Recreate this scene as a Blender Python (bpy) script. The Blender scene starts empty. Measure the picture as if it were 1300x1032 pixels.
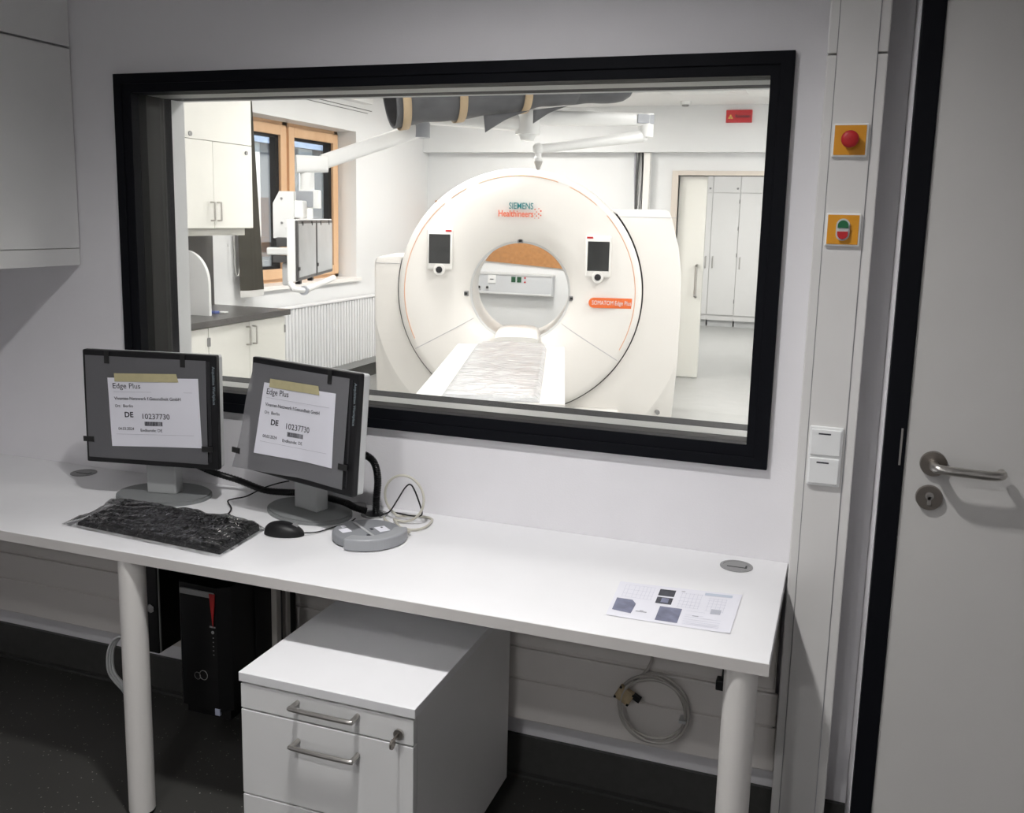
import bpy, bmesh, math, random
from mathutils import Vector, Matrix
random.seed(7)
PI = math.pi
SC = bpy.context.scene
COL = SC.collection

# ------------------------------------------------------------------ materials
def mat(name, color, rough=0.5, metal=0.0, bump=0.0, bscale=60.0, mottle=0.0, mscale=8.0, emit=None, estr=1.0,
        coat=0.0, spec=0.5, alpha=1.0):
    m = bpy.data.materials.new(name); m.use_nodes = True
    nt = m.node_tree; b = nt.nodes['Principled BSDF']
    b.inputs['Base Color'].default_value = (*color, 1); b.inputs['Roughness'].default_value = rough
    b.inputs['Metallic'].default_value = metal; b.inputs['Specular IOR Level'].default_value = spec
    b.inputs['Coat Weight'].default_value = coat; b.inputs['Alpha'].default_value = alpha
    tc = nt.nodes.new('ShaderNodeTexCoord')
    nz = nt.nodes.new('ShaderNodeTexNoise'); nz.inputs['Scale'].default_value = mscale; nz.inputs['Detail'].default_value = 4
    nt.links.new(tc.outputs['Object'], nz.inputs['Vector'])
    rp = nt.nodes.new('ShaderNodeValToRGB')
    k = max(mottle, 0.012)
    rp.color_ramp.elements[0].position = 0.3; rp.color_ramp.elements[1].position = 0.7
    rp.color_ramp.elements[0].color = (*[c * (1 - k) for c in color], 1)
    rp.color_ramp.elements[1].color = (*[min(1, c * (1 + k)) for c in color], 1)
    nt.links.new(nz.outputs['Fac'], rp.inputs['Fac']); nt.links.new(rp.outputs['Color'], b.inputs['Base Color'])
    if bump:
        n2 = nt.nodes.new('ShaderNodeTexNoise'); n2.inputs['Scale'].default_value = bscale; n2.inputs['Detail'].default_value = 3
        bp = nt.nodes.new('ShaderNodeBump'); bp.inputs['Strength'].default_value = bump; bp.inputs['Distance'].default_value = 0.01
        nt.links.new(tc.outputs['Object'], n2.inputs['Vector']); nt.links.new(n2.outputs['Fac'], bp.inputs['Height'])
        nt.links.new(bp.outputs['Normal'], b.inputs['Normal'])
    if emit:
        b.inputs['Emission Color'].default_value = (*emit, 1); b.inputs['Emission Strength'].default_value = estr
    return m

def speckle(name, base, dot, rough):
    m = mat(name, base, rough); nt = m.node_tree; b = nt.nodes['Principled BSDF']
    tc = [n for n in nt.nodes if n.type == 'TEX_COORD'][0]
    v = nt.nodes.new('ShaderNodeTexVoronoi'); v.inputs['Scale'].default_value = 55
    r = nt.nodes.new('ShaderNodeValToRGB'); r.color_ramp.interpolation = 'CONSTANT'
    r.color_ramp.elements[0].color = (*dot, 1); r.color_ramp.elements[1].color = (*base, 1); r.color_ramp.elements[1].position = 0.10
    nz = nt.nodes.new('ShaderNodeTexNoise'); nz.inputs['Scale'].default_value = 3.0
    mx = nt.nodes.new('ShaderNodeMix'); mx.data_type = 'RGBA'; mx.blend_type = 'MULTIPLY'; mx.inputs[0].default_value = 0.35
    nt.links.new(tc.outputs['Object'], v.inputs['Vector']); nt.links.new(tc.outputs['Object'], nz.inputs['Vector'])
    nt.links.new(v.outputs['Distance'], r.inputs['Fac'])
    nt.links.new(r.outputs['Color'], mx.inputs[6]); nt.links.new(nz.outputs['Fac'], mx.inputs[7])
    nt.links.new(mx.outputs[2], b.inputs['Base Color'])
    return m

def pane_mat(name, tint, gloss, rough=0.0):
    m = bpy.data.materials.new(name); m.use_nodes = True; nt = m.node_tree
    for n in list(nt.nodes):
        if n.type != 'OUTPUT_MATERIAL': nt.nodes.remove(n)
    out = nt.nodes[0]
    t = nt.nodes.new('ShaderNodeBsdfTransparent'); t.inputs['Color'].default_value = (*tint, 1)
    g = nt.nodes.new('ShaderNodeBsdfGlossy'); g.inputs['Roughness'].default_value = rough
    fr = nt.nodes.new('ShaderNodeFresnel'); fr.inputs['IOR'].default_value = 1.45
    ml = nt.nodes.new('ShaderNodeMath'); ml.operation = 'MULTIPLY'; ml.inputs[1].default_value = gloss
    mx = nt.nodes.new('ShaderNodeMixShader')
    nt.links.new(fr.outputs[0], ml.inputs[0]); nt.links.new(ml.outputs[0], mx.inputs[0])
    nt.links.new(t.outputs[0], mx.inputs[1]); nt.links.new(g.outputs[0], mx.inputs[2]); nt.links.new(mx.outputs[0], out.inputs[0])
    return m

def film_mat(name, color, rough, alpha, bump, bscale, stretch=(1, 1, 1)):
    """thin plastic: partly see-through, glossy, wrinkled"""
    m = bpy.data.materials.new(name); m.use_nodes = True; nt = m.node_tree; b = nt.nodes['Principled BSDF']
    b.inputs['Base Color'].default_value = (*color, 1); b.inputs['Roughness'].default_value = rough; b.inputs['Alpha'].default_value = alpha
    b.inputs['Specular IOR Level'].default_value = 0.7
    tc = nt.nodes.new('ShaderNodeTexCoord'); mp = nt.nodes.new('ShaderNodeMapping'); mp.inputs['Scale'].default_value = stretch
    nz = nt.nodes.new('ShaderNodeTexNoise'); nz.inputs['Scale'].default_value = bscale; nz.inputs['Detail'].default_value = 3; nz.inputs['Distortion'].default_value = 1.2
    bp = nt.nodes.new('ShaderNodeBump'); bp.inputs['Strength'].default_value = bump; bp.inputs['Distance'].default_value = 0.02
    nt.links.new(tc.outputs['Object'], mp.inputs[0]); nt.links.new(mp.outputs[0], nz.inputs['Vector'])
    nt.links.new(nz.outputs['Fac'], bp.inputs['Height']); nt.links.new(bp.outputs['Normal'], b.inputs['Normal'])
    return m

def wood_mat(name, c0, c1, stretch):
    m = mat(name, c0, 0.5); nt = m.node_tree; b = nt.nodes['Principled BSDF']
    tc = [n for n in nt.nodes if n.type == 'TEX_COORD'][0]
    mp = nt.nodes.new('ShaderNodeMapping'); mp.inputs['Scale'].default_value = stretch
    nz = nt.nodes.new('ShaderNodeTexNoise'); nz.inputs['Scale'].default_value = 12; nz.inputs['Detail'].default_value = 6
    r = nt.nodes.new('ShaderNodeValToRGB'); r.color_ramp.elements[0].color = (*c0, 1); r.color_ramp.elements[1].color = (*c1, 1)
    r.color_ramp.elements[0].position = .3; r.color_ramp.elements[1].position = .7
    nt.links.new(tc.outputs['Object'], mp.inputs[0]); nt.links.new(mp.outputs[0], nz.inputs['Vector'])
    nt.links.new(nz.outputs['Fac'], r.inputs['Fac']); nt.links.new(r.outputs['Color'], b.inputs['Base Color'])
    return m

M = dict(
    wall=mat('wall_paint', (.80, .79, .81), .7, bump=.06, bscale=220),
    wall_ct=mat('wall_paint_scan_room', (.76, .775, .78), .7),
    ceil=mat('ceiling_paint', (.82, .82, .81), .8),
    floor=speckle('floor_dark_vinyl', (.058, .057, .053), (.42, .41, .37), .42),
    floor_ct=mat('floor_grey_vinyl', (.40, .405, .395), .38, mottle=.05),
    skirt=mat('skirting_vinyl', (.05, .05, .047), .5, mottle=.1, mscale=40),
    black=mat('window_black_metal', (.0050, .0055, .0078), .55, spec=.10),
    lining=mat('window_lining', (.022, .022, .020), .45, spec=.3),
    silver=mat('sill_metal', (.40, .41, .40), .4),
    rubber=mat('seal_rubber', (.006, .006, .006), .6, spec=.2),
    pane=pane_mat('observation_glass', (.975, .972, .968), .45),
    wpane=pane_mat('window_glass', (.96, .97, .97), .45),
    desk=mat('desk_laminate', (.80, .80, .81), .38),
    deskedge=mat('desk_edge', (.62, .60, .58), .45),
    white=mat('cabinet_white', (.77, .77, .76), .42),
    cream=mat('cabinet_cream', (.80, .80, .75), .4),
    trunk=mat('trunking_white', (.72, .71, .69), .42),
    greytrunk=mat('trunking_grey', (.70, .67, .64), .5),
    leg=mat('leg_white_paint', (.74, .72, .69), .42),
    steel=mat('brushed_steel', (.55, .53, .50), .30, metal=1.0),
    darksteel=mat('dark_steel', (.30, .27, .24), .32, metal=1.0),
    grommet=mat('grey_plastic', (.27, .27, .27), .5),
    stand=mat('monitor_stand_grey', (.215, .225, .225), .5),
    lightgrey=mat('pale_grey_plastic', (.55, .56, .56), .45),
    blackp=mat('black_plastic', (.006, .006, .007), .45, spec=.35),
    blackg=mat('black_gloss', (.004, .004, .0045), .35, spec=.3),
    tape_b=mat('black_tape', (.008, .008, .008), .5),
    screen=mat('screen_black', (.012, .012, .014), .2),
    film=film_mat('grey_film', (.13, .13, .137), .42, .86, .12, 9),
    film_r=film_mat('grey_film_loose', (.21, .21, .22), .40, .70, .2, 8),
    paper=mat('paper_white', (.76, .76, .82), .7, bump=.03, bscale=20),
    ink=mat('ink', (.03, .03, .04), .7),
    inkgrey=mat('ink_grey', (.38, .38, .42), .7),
    masking=mat('masking_tape', (.50, .45, .26), .6, mottle=.06, mscale=40),
    keys=mat('key_black', (.008, .008, .009), .4, spec=.3),
    hub=mat('hub_grey', (.23, .24, .255), .42),
    cable_w=mat('cable_offwhite', (.55, .53, .46), .45),
    cable_g=mat('cable_grey', (.42, .40, .37), .45),
    red=mat('red_plastic', (.48, .012, .016), .5),
    green=mat('green_plastic', (.012, .14, .05), .35),
    yellow=mat('yellow_plate', (.74, .32, .012), .5),
    red_sign=mat('red_sign', (.52, .012, .018), .45),
    yellow_sign=mat('sign_yellow', (.85, .55, .10), .5),
    door=mat('door_white', (.60, .59, .57), .5, bump=.03, bscale=260),
    red_mark=mat('red_strip', (.35, .012, .012), .4),
    gantry=mat('gantry_cream', (.86, .840, .805), .32),
    gantry_w=mat('gantry_white', (.86, .85, .82), .3),
    lip=mat('bore_lip_grey', (.62, .63, .63), .35),
    orange=mat('orange', (.85, .165, .025), .5),
    orange_l=mat('orange_line', (.80, .42, .24), .5),
    teal=mat('teal_lettering', (.01, .20, .22), .5),
    orange_t=mat('orange_lettering', (.72, .10, .02), .5),
    whitet=mat('white_lettering', (.85, .85, .85), .5),
    display=mat('display_dark', (.025, .027, .026), .12),
    table_w=mat('table_white', (.86, .85, .82), .35),
    pad=film_mat('pad_plastic_wrap', (.55, .56, .57), .16, 1.0, 1.0, 6, (1.2, 3.2, 1)),
    counter=mat('counter_dark', (.085, .082, .078), .35),
    radiator=mat('radiator_white', (.80, .81, .82), .35),
    wood=wood_mat('window_wood', (.66, .41, .23), (.74, .49, .29), (1, 1, .15)),
    cork=mat('cork_brown', (.44, .21, .075), .8, mottle=.16, mscale=30),
    blind=mat('blind_olive', (.050, .046, .033), .8),
    fringe=mat('blind_weight_white', (.7, .7, .68), .5),
    drape=mat('drape_grey', (.105, .108, .115), .75, mottle=.18, mscale=14, bump=.15, bscale=14),
    drape_in=mat('drape_dark', (.03, .03, .032), .8),
    tan=mat('tan_strap', (.50, .38, .24), .6),
    arm=mat('arm_white', (.84, .85, .84), .35),
    armgrey=mat('arm_grey', (.36, .38, .41), .45),
    panelfilm=mat('panel_grey_film', (.42, .44, .45), .35, mottle=.1, mscale=6),
    darkframe=mat('panel_frame_dark', (.06, .06, .06), .4),
    lamp=mat('lamp_diffuser', (.9, .9, .88), .5, emit=(1, .98, .95), estr=3.0),
    facade_w=mat('facade_pale', (.66, .65, .60), .7, mottle=.1, mscale=4),
    facade_d=mat('facade_grey', (.13, .14, .145), .7),
    rooft=mat('roof_tiles_blue', (.12, .17, .24), .6, mottle=.3, mscale=10),
    photo_blue=mat('print_blue_grey', (.17, .18, .26), .6, mottle=.25, mscale=30),
    photo_dark=mat('print_dark', (.035, .037, .05), .6, mottle=.5, mscale=60),
    inkpale=mat('ink_pale', (.58, .59, .67), .7),
    bluething=mat('blue_packet', (.10, .14, .38), .4),
    glassbadge=mat('silver_badge', (.6, .6, .6), .25, metal=1.0),
    sticker=mat('sticker_pale', (.45, .48, .62), .4),
    socket=mat('socket_green', (.01, .08, .03), .4),
    pink=mat('outlet_ring_pink', (.5, .2, .24), .4),
    connector=mat('connector_beige', (.42, .33, .20), .5, mottle=.2, mscale=60),
)

def bag_mat(name):
    m = pane_mat(name, (.93, .935, .94), 2.2, .13); nt = m.node_tree
    gl = [n for n in nt.nodes if n.type == 'BSDF_GLOSSY'][0]; fr = [n for n in nt.nodes if n.type == 'FRESNEL'][0]
    tc = nt.nodes.new('ShaderNodeTexCoord'); nz = nt.nodes.new('ShaderNodeTexNoise'); nz.inputs['Scale'].default_value = 22; nz.inputs['Detail'].default_value = 3; nz.inputs['Distortion'].default_value = 1.6
    bp = nt.nodes.new('ShaderNodeBump'); bp.inputs['Strength'].default_value = 1.0; bp.inputs['Distance'].default_value = .012
    nt.links.new(tc.outputs['Object'], nz.inputs['Vector']); nt.links.new(nz.outputs['Fac'], bp.inputs['Height'])
    nt.links.new(bp.outputs['Normal'], gl.inputs['Normal']); nt.links.new(bp.outputs['Normal'], fr.inputs['Normal'])
    return m
M['bag'] = bag_mat('clear_plastic_bag')

# ------------------------------------------------------------------ mesh builder
class MB:
    def __init__(s): s.bm = bmesh.new()
    def _xf(s, verts, T):
        if T is not None: bmesh.ops.transform(s.bm, matrix=T, verts=verts)
    def box(s, a, b, T=None, bevel=0.0, seg=2):
        r = bmesh.ops.create_cube(s.bm, size=1.0); vs = r['verts']
        d = [abs(b[i] - a[i]) for i in range(3)]; c = [(a[i] + b[i]) / 2 for i in range(3)]
        for v in vs: v.co = Vector((v.co.x * d[0] + c[0], v.co.y * d[1] + c[1], v.co.z * d[2] + c[2]))
        if bevel > 0:
            es = list({e for v in vs for e in v.link_edges})
            g = bmesh.ops.bevel(s.bm, geom=es, offset=min(bevel, min(d) * .45), segments=seg, affect='EDGES', profile=.5)
            vs = list({v for v in g['verts']} | {v for v in vs if v.is_valid})
        s._xf(vs, T); return s
    def tube(s, pts, r, seg=10, caps=True, closed=False, rr=None):
        pts = [Vector(p) for p in pts]; n = len(pts); rings = []
        up = None
        for i, p in enumerate(pts):
            if closed: t = pts[(i + 1) % n] - pts[i - 1]
            else: t = pts[min(i + 1, n - 1)] - pts[max(i - 1, 0)]
            if t.length < 1e-9: t = Vector((0, 0, 1))
            t.normalize()
            if up is None:
                up = Vector((0, 0, 1)) if abs(t.z) < .9 else Vector((1, 0, 0))
            up = (up - t * up.dot(t))
            if up.length < 1e-6: up = t.orthogonal()
            up.normalize(); sd = t.cross(up)
            rad = rr[i] if rr else r
            rings.append([s.bm.verts.new(p + (up * math.cos(2 * PI * k / seg) + sd * math.sin(2 * PI * k / seg)) * rad) for k in range(seg)])
        m = n if closed else n - 1
        for i in range(m):
            A, B = rings[i], rings[(i + 1) % n]
            for k in range(seg):
                s.bm.faces.new((A[k], A[(k + 1) % seg], B[(k + 1) % seg], B[k]))
        if caps and not closed:
            s.bm.faces.new(rings[0][::-1]); s.bm.faces.new(rings[-1])
        return s
    def cyl(s, a, b, r, r2=None, seg=32):
        a = Vector(a); b = Vector(b); r2 = r if r2 is None else r2
        return s.tube([a, b], r, seg, rr=[r, r2])
    def lathe(s, prof, T=None, seg=96, a0=0.0, a1=2 * PI):
        """prof: (radius, along) about local +Y; angle measured from +X to +Z"""
        full = abs(a1 - a0 - 2 * PI) < 1e-6; n = seg if full else seg + 1
        rows = []; vs = []
        for (r, y) in prof:
            row = []
            for k in range(n):
                t = a0 + (a1 - a0) * k / seg
                v = s.bm.verts.new((r * math.cos(t), y, r * math.sin(t))); row.append(v); vs.append(v)
            rows.append(row)
        for i in range(len(rows) - 1):
            for k in range(n if full else n - 1):
                k2 = (k + 1) % n
                s.bm.faces.new((rows[i][k], rows[i][k2], rows[i + 1][k2], rows[i + 1][k]))
        s._xf(vs, T); return s
    def disc(s, c, r, nrm=(0, 0, 1), h=.002, seg=40, rx=None):
        nrm = Vector(nrm).normalized(); c = Vector(c)
        return s.cyl(c, c + nrm * h, r, seg=seg)
    def prism(s, poly, h, T=None):
        """2D polygon in XY extruded 0..h along Z"""
        a = [s.bm.verts.new((x, y, 0)) for x, y in poly]; b = [s.bm.verts.new((x, y, h)) for x, y in poly]
        n = len(poly)
        s.bm.faces.new(a[::-1]); s.bm.faces.new(b)
        for i in range(n): s.bm.faces.new((a[i], a[(i + 1) % n], b[(i + 1) % n], b[i]))
        s._xf(a + b, T); return s
    def grid(s, f, nu, nv, thick=0.0):
        V = [[s.bm.verts.new(f(i / nu, j / nv)) for j in range(nv + 1)] for i in range(nu + 1)]
        for i in range(nu):
            for j in range(nv):
                s.bm.faces.new((V[i][j], V[i + 1][j], V[i + 1][j + 1], V[i][j + 1]))
        return s
    def sphere(s, c, r, seg=20, sc=(1, 1, 1)):
        g = bmesh.ops.create_uvsphere(s.bm, u_segments=seg, v_segments=seg // 2, radius=r)
        for v in g['verts']: v.co = Vector((v.co.x * sc[0] + c[0], v.co.y * sc[1] + c[1], v.co.z * sc[2] + c[2]))
        return s
    def text(s, body, size, T, bold=0.0, align='LEFT', depth=.0006, sx=1.0, width=None):
        cu = bpy.data.curves.new('lettering', 'FONT'); cu.body = body; cu.size = size; cu.align_x = align; cu.align_y = 'CENTER'
        cu.offset = bold * size; cu.extrude = depth / 2; cu.resolution_u = 3
        ob = bpy.data.objects.new('lettering', cu); COL.objects.link(ob)
        dg = bpy.context.evaluated_depsgraph_get(); me = bpy.data.meshes.new_from_object(ob.evaluated_get(dg))
        if width:
            xs = [v.co.x for v in me.vertices]; me.transform(Matrix.Translation((-min(xs), 0, 0))); sx = width / (max(xs) - min(xs))
        me.transform(T @ Matrix.Diagonal((sx, 1, 1, 1))); s.bm.from_mesh(me)
        bpy.data.meshes.remove(me); bpy.data.objects.remove(ob); bpy.data.curves.remove(cu)
        return s
    def build(s, name, m, parent=None, smooth=None, world=False):
        bmesh.ops.recalc_face_normals(s.bm, faces=s.bm.faces)
        if world and parent is not None:
            W = parent.matrix_basis.copy(); p = parent.parent
            while p is not None: W = p.matrix_basis @ W; p = p.parent
            bmesh.ops.transform(s.bm, matrix=W.inverted(), verts=s.bm.verts)
        me = bpy.data.meshes.new(name); s.bm.to_mesh(me); s.bm.free()
        ms = m if isinstance(m, (list, tuple)) else [m]
        for q in ms: me.materials.append(q)
        if smooth:
            me.shade_smooth(); 
            me.set_sharp_from_angle(angle=math.radians(smooth))
        o = bpy.data.objects.new(name, me); COL.objects.link(o)
        if parent is not None: o.parent = parent
        return o

def frame(o, right, up):
    r = Vector(right).normalized(); u = Vector(up).normalized(); n = r.cross(u)
    T = Matrix.Identity(4)
    for i in range(3): T[i][0] = r[i]; T[i][1] = u[i]; T[i][2] = n[i]; T[i][3] = o[i]
    return T
def tag(o, label, cat, group=None, kind=None):
    o['label'] = label; o['category'] = cat
    if group: o['group'] = group
    if kind: o['kind'] = kind
    return o
def thing(name, label, cat, loc=(0, 0, 0), rotz=0.0, group=None, kind=None, M4=None):
    o = bpy.data.objects.new(name, None); COL.objects.link(o); o.empty_display_size = .1
    if M4 is not None: o.matrix_basis = M4
    else: o.location = loc; o.rotation_euler = (0, 0, rotz)
    if M4 is None: o.matrix_basis = Matrix.Translation(loc) @ Matrix.Rotation(rotz, 4, 'Z')
    tag(o, label, cat, group, kind); return o
def struct(o, label, cat): return tag(o, label, cat, kind='structure')
def spline(P, n=8):
    P = [Vector(p) for p in P]; out = []
    for i in range(len(P) - 1):
        p0 = P[max(i - 1, 0)]; p1 = P[i]; p2 = P[i + 1]; p3 = P[min(i + 2, len(P) - 1)]
        for k in range(n):
            t = k / n
            out.append(.5 * ((2 * p1) + (p2 - p0) * t + (2 * p0 - 5 * p1 + 4 * p2 - p3) * t * t + (3 * p1 - p0 - 3 * p2 + p3) * t ** 3))
    out.append(P[-1]); return out

# ------------------------------------------------------------------ camera
cam = bpy.data.cameras.new('camera'); cam.sensor_fit = 'HORIZONTAL'; cam.sensor_width = 36.0
cam.lens = 36.0 * 1186.636 / 1300.0; cam.shift_y = -45.0 / 1300.0; cam.clip_start = .05
co = bpy.data.objects.new('camera', cam); COL.objects.link(co)
CR = Matrix(((.94114883, -.07648073, .32922573), (.33717862, .14489603, -.93022348), (.02344067, .98648661, .16215639)))
co.matrix_world = Matrix.Translation((0, -2.37, 1.587275)) @ CR.to_4x4()
SC.camera = co

# ------------------------------------------------------------------ shell: control room
WT = .225                    # thickness of the partition
CX0, CX1, CY0, CZ = -2.80, 1.55, -5.4, 2.72
WX0, WX1, WZ0, WZ1 = -2.076, -.205, 1.038, 1.932      # clear opening
b = MB()
b.box((-4.6, 0, 0), (WX0 - .03, WT, CZ)); b.box((WX1 + .03, 0, 0), (1.55, WT, CZ))
b.box((WX0 - .03, 0, 0), (WX1 + .03, WT, WZ0 - .03)); b.box((WX0 - .03, 0, WZ1 + .03), (WX1 + .03, WT, CZ))
struct(b.build('wall_front', M['wall']), 'pale wall around the big observation window', 'wall')
struct(MB().box((CX0 - .1, CY0, 0), (CX0, 0, CZ)).build('wall_near_left', M['wall']), 'left wall of the control room behind the hanging cupboard', 'wall')
struct(MB().box((CX0 - .1, CY0 - .1, 0), (CX1 + .1, CY0, CZ)).build('wall_behind', M['wall']), 'wall behind the photographer', 'wall')
struct(MB().box((CX1, CY0, 0), (CX1 + .1, 0, CZ)).build('wall_near_right', M['wall']), 'right wall of the control room', 'wall')
b = MB()
b.box((.100, -.235, 2.075), (CX1, 0, CZ)); b.box((1.14, -.235, 0), (CX1, 0, 2.075)); b.box((.100, -.228, 0), (.108, 0, 2.075))
struct(b.build('wall_door', M['wall']), 'wall that carries the white door beside the vertical trunking', 'wall')
struct(MB().box((CX0 - .1, CY0 - .1, -.1), (CX1 + .1, .0, 0)).build('floor', M['floor']), 'dark speckled vinyl floor of the control room', 'floor')
struct(MB().box((CX0 - .1, CY0 - .1, CZ), (CX1 + .1, WT, CZ + .1)).build('ceiling', M['ceil']), 'ceiling of the control room', 'ceiling')
struct(MB().box((CX0, -.012, 0), (.10, 0, .118)).box((CX0, -.03, 0), (.10, -.012, .008)).build('baseboard_front', M['skirt']), 'dark coved skirting along the wall under the desk', 'skirting')

# ------------------------------------------------------------------ observation window
w = thing('window_1', 'large black framed observation window between control room and scan room', 'window', (-1.14, 0, 1.0), kind='structure')
OX0, OX1, OZ0, OZ1 = -2.137, -.1515, .978, 1.987
def ring(b, o, i, y0, y1):
    """closed rectangular ring: o, i = (x0, x1, z0, z1) of the outer and inner edge"""
    def loop(q, y): return [b.bm.verts.new((x, y, z)) for x, z in ((q[0], q[2]), (q[1], q[2]), (q[1], q[3]), (q[0], q[3]))]
    L4 = [loop(o, y0), loop(i, y0), loop(i, y1), loop(o, y1)]
    for a in range(4):
        A, B = L4[a], L4[(a + 1) % 4]
        for k in range(4): b.bm.faces.new((A[k], A[(k + 1) % 4], B[(k + 1) % 4], B[k]))
    return b
x0, x1, z0, z1 = WX0, WX1, WZ0, WZ1
IN = (x0, x1, z0, z1); MID = (OX0 + .030, OX1 - .032, OZ0 + .028, OZ1 - .030)
def bev(o, w_=.0015):
    m_ = o.modifiers.new('bevel', 'BEVEL'); m_.width = w_; m_.segments = 2; m_.limit_method = 'ANGLE'; return o
bev(ring(MB(), (OX0, OX1, OZ0, OZ1), MID, -.018, .004).build('outer_casing', M['black'], w, world=True))
bev(ring(MB(), (MID[0] - .004, MID[1] + .004, MID[2] - .004, MID[3] + .004), IN, -.0135, .020).build('inner_casing', M['black'], w, world=True))
BK = (x0 - .03, x1 + .03, z0 - .03, z1 + .03)
ring(MB(), BK, IN, .020, .052).build('glazing_bead', M['rubber'], w, world=True)
b = MB(); b.box((x0 - .03, .052, z0), (x0, .135, z1)); b.box((x1, .052, z0), (x1 + .03, .135, z1)); b.build('reveal_lining', M['lining'], w, world=True)
MB().box((x0 - .03, .060, z1), (x1 + .03, .140, z1 + .03)).build('head_strip', M['silver'], w, world=True)
MB().box((x0 - .03, .075, z0 - .03), (x1 + .03, .148, z0)).build('inner_sill', M['silver'], w, world=True)
b = MB(); b.box((x0 - .03, .052, z1 + .0004), (x1 + .03, .060, z1 + .03)); b.box((x0 - .03, .052, z0 - .03), (x1 + .03, .075, z0 - .0004)); b.build('glass_gasket', M['rubber'], w, world=True)
b = MB(); b.box((x0 - .03, .135, z0), (x0, .168, z1)); b.box((x1, .135, z0), (x1 + .03, .168, z1)); b.box((x0 - .03, .140, z1), (x1 + .03, .200, z1 + .03)); b.box((x0 - .03, .148, z0 - .03), (x1 + .03, WT + .004, z0)); b.build('far_casing', M['black'], w, world=True)
b = MB(); b.box((x0 - .03, .168, z0), (x0, WT + .004, z1)); b.box((x1, .168, z0), (x1 + .03, WT + .004, z1)); b.box((x0 - .03, .200, z1), (x1 + .03, WT + .004, z1 + .03)); b.build('far_reveal', M['wall_ct'], w, world=True)
MB().box((x0 - .012, .050, z0 - .012), (x1 + .012, .058, z1 + .012)).build('glass_pane', M['pane'], w, world=True)
MB().box((x0 - .012, .148, z0 - .012), (x1 + .012, .156, z1 + .012)).build('glass_pane', M['pane'], w, world=True)

# ------------------------------------------------------------------ shell: scan room
RX, LX, BY, RZ = 1.2, -4.4, 7.15, 2.7
# left wall with window recess y 3.60..5.555, z .99..2.34
wy0, wy1, wz0, wz1 = 3.77, 5.555, .985, 2.340
b = MB()
b.box((LX - .3, WT, 0), (LX, wy0, RZ)); b.box((LX - .3, wy1, 0), (LX, BY + .15, RZ))
b.box((LX - .3, wy0, 0), (LX, wy1, wz0)); b.box((LX - .3, wy0, wz1), (LX, wy1, RZ))
struct(b.build('wall_left', M['wall_ct']), 'left wall of the scan room with the timber window', 'wall')
for zz in (2.555, 2.535):
    pass
dx0, dx1, dz = -1.652, -.55, 2.04
b = MB(); b.box((LX, BY, 0), (dx0, BY + .15, RZ)); b.box((dx1, BY, 0), (RX, BY + .15, RZ)); b.box((dx0, BY, dz), (dx1, BY + .15, RZ))
struct(b.build('wall_back', M['wall_ct']), 'back wall of the scan room with the open doorway', 'wall')
struct(MB().box((RX, WT, 0), (RX + .15, BY + .15, RZ)).build('wall_right', M['wall_ct']), 'right wall of the scan room', 'wall')
struct(MB().box((LX - .3, 0.0, -.1), (RX + .15, BY + .15, 0)).build('floor_scan_room', M['floor_ct']), 'grey vinyl floor of the scan room', 'floor')
struct(MB().box((LX - .3, WT, RZ), (RX + .15, BY + .15, RZ + .1)).build('ceiling_scan_room', M['ceil']), 'white ceiling of the scan room', 'ceiling')
struct(MB().box((LX, 7.02, 2.258), (RX, BY, RZ)).build('trim_1', M['wall_ct']), 'boxed-in soffit along the top of the back wall', 'soffit')
b = MB(); b.box((LX, wy0, .0), (LX + .012, BY, .12)); b.box((LX, BY - .012, 0), (dx0 - .065, BY, .12))
struct(b.build('baseboard_left', M['skirt']), 'dark skirting along the scan room walls', 'skirting')
b = MB(); b.box((LX, 4.2, 2.552), (LX + .003, 5.86, 2.558)); b.box((LX, 4.2, 2.525), (LX + .003, 5.78, 2.530))
struct(b.build('trim_2', M['darkframe']), 'two thin shadow-gap lines above the timber window', 'trim')
# side room beyond the doorway
b = MB(); b.box((-3.2, 12.6, 0), (.6, 12.7, 2.7)); b.box((-3.3, BY + .15, 0), (-3.2, 12.7, 2.7)); b.box((.6, BY + .15, 0), (.7, 12.7, 2.7))
struct(b.build('wall_side_room', M['wall_ct']), 'walls of the room seen through the doorway', 'wall')
struct(MB().box((-3.3, BY + .15, -.1), (.7, 12.7, 0)).build('floor_side_room', M['floor_ct']), 'grey floor beyond the doorway', 'floor')
struct(MB().box((-3.3, BY + .15, 2.7), (.7, 12.7, 2.8)).build('ceiling_side_room', M['ceil']), 'ceiling beyond the doorway', 'ceiling')

# sliding door
d = thing('door_2', 'half open pale sliding door with a long bar handle', 'door', (-1.6, BY, 0), kind='structure')
b = MB(); b.box((dx0 - .062, BY - .03, 0), (dx0, BY + .15, dz + .045), bevel=.003); b.box((dx1, BY - .03, 0), (dx1 + .062, BY + .15, dz + .045), bevel=.003)
b.box((dx0, BY - .03, dz), (dx1, BY + .15, dz + .045), bevel=.003)
b.build('door_frame', mat('door_frame_beige', (.66, .60, .53), .4), d, world=True)
lf = MB().box((dx0 + .002, BY + .05, .005), (-1.372, BY + .09, dz - .004), bevel=.003).build('door_leaf', M['cream'], d, world=True)
hp = [(-1.430, BY + .05, .835), (-1.430, BY + .0, .845), (-1.430, BY - .005, .87), (-1.430, BY - .005, 1.12), (-1.430, BY + .0, 1.145), (-1.430, BY + .05, 1.155)]
MB().tube(spline(hp, 5), .014, 12).build('bar_handle', M['steel'], lf, smooth=40, world=True)

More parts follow.
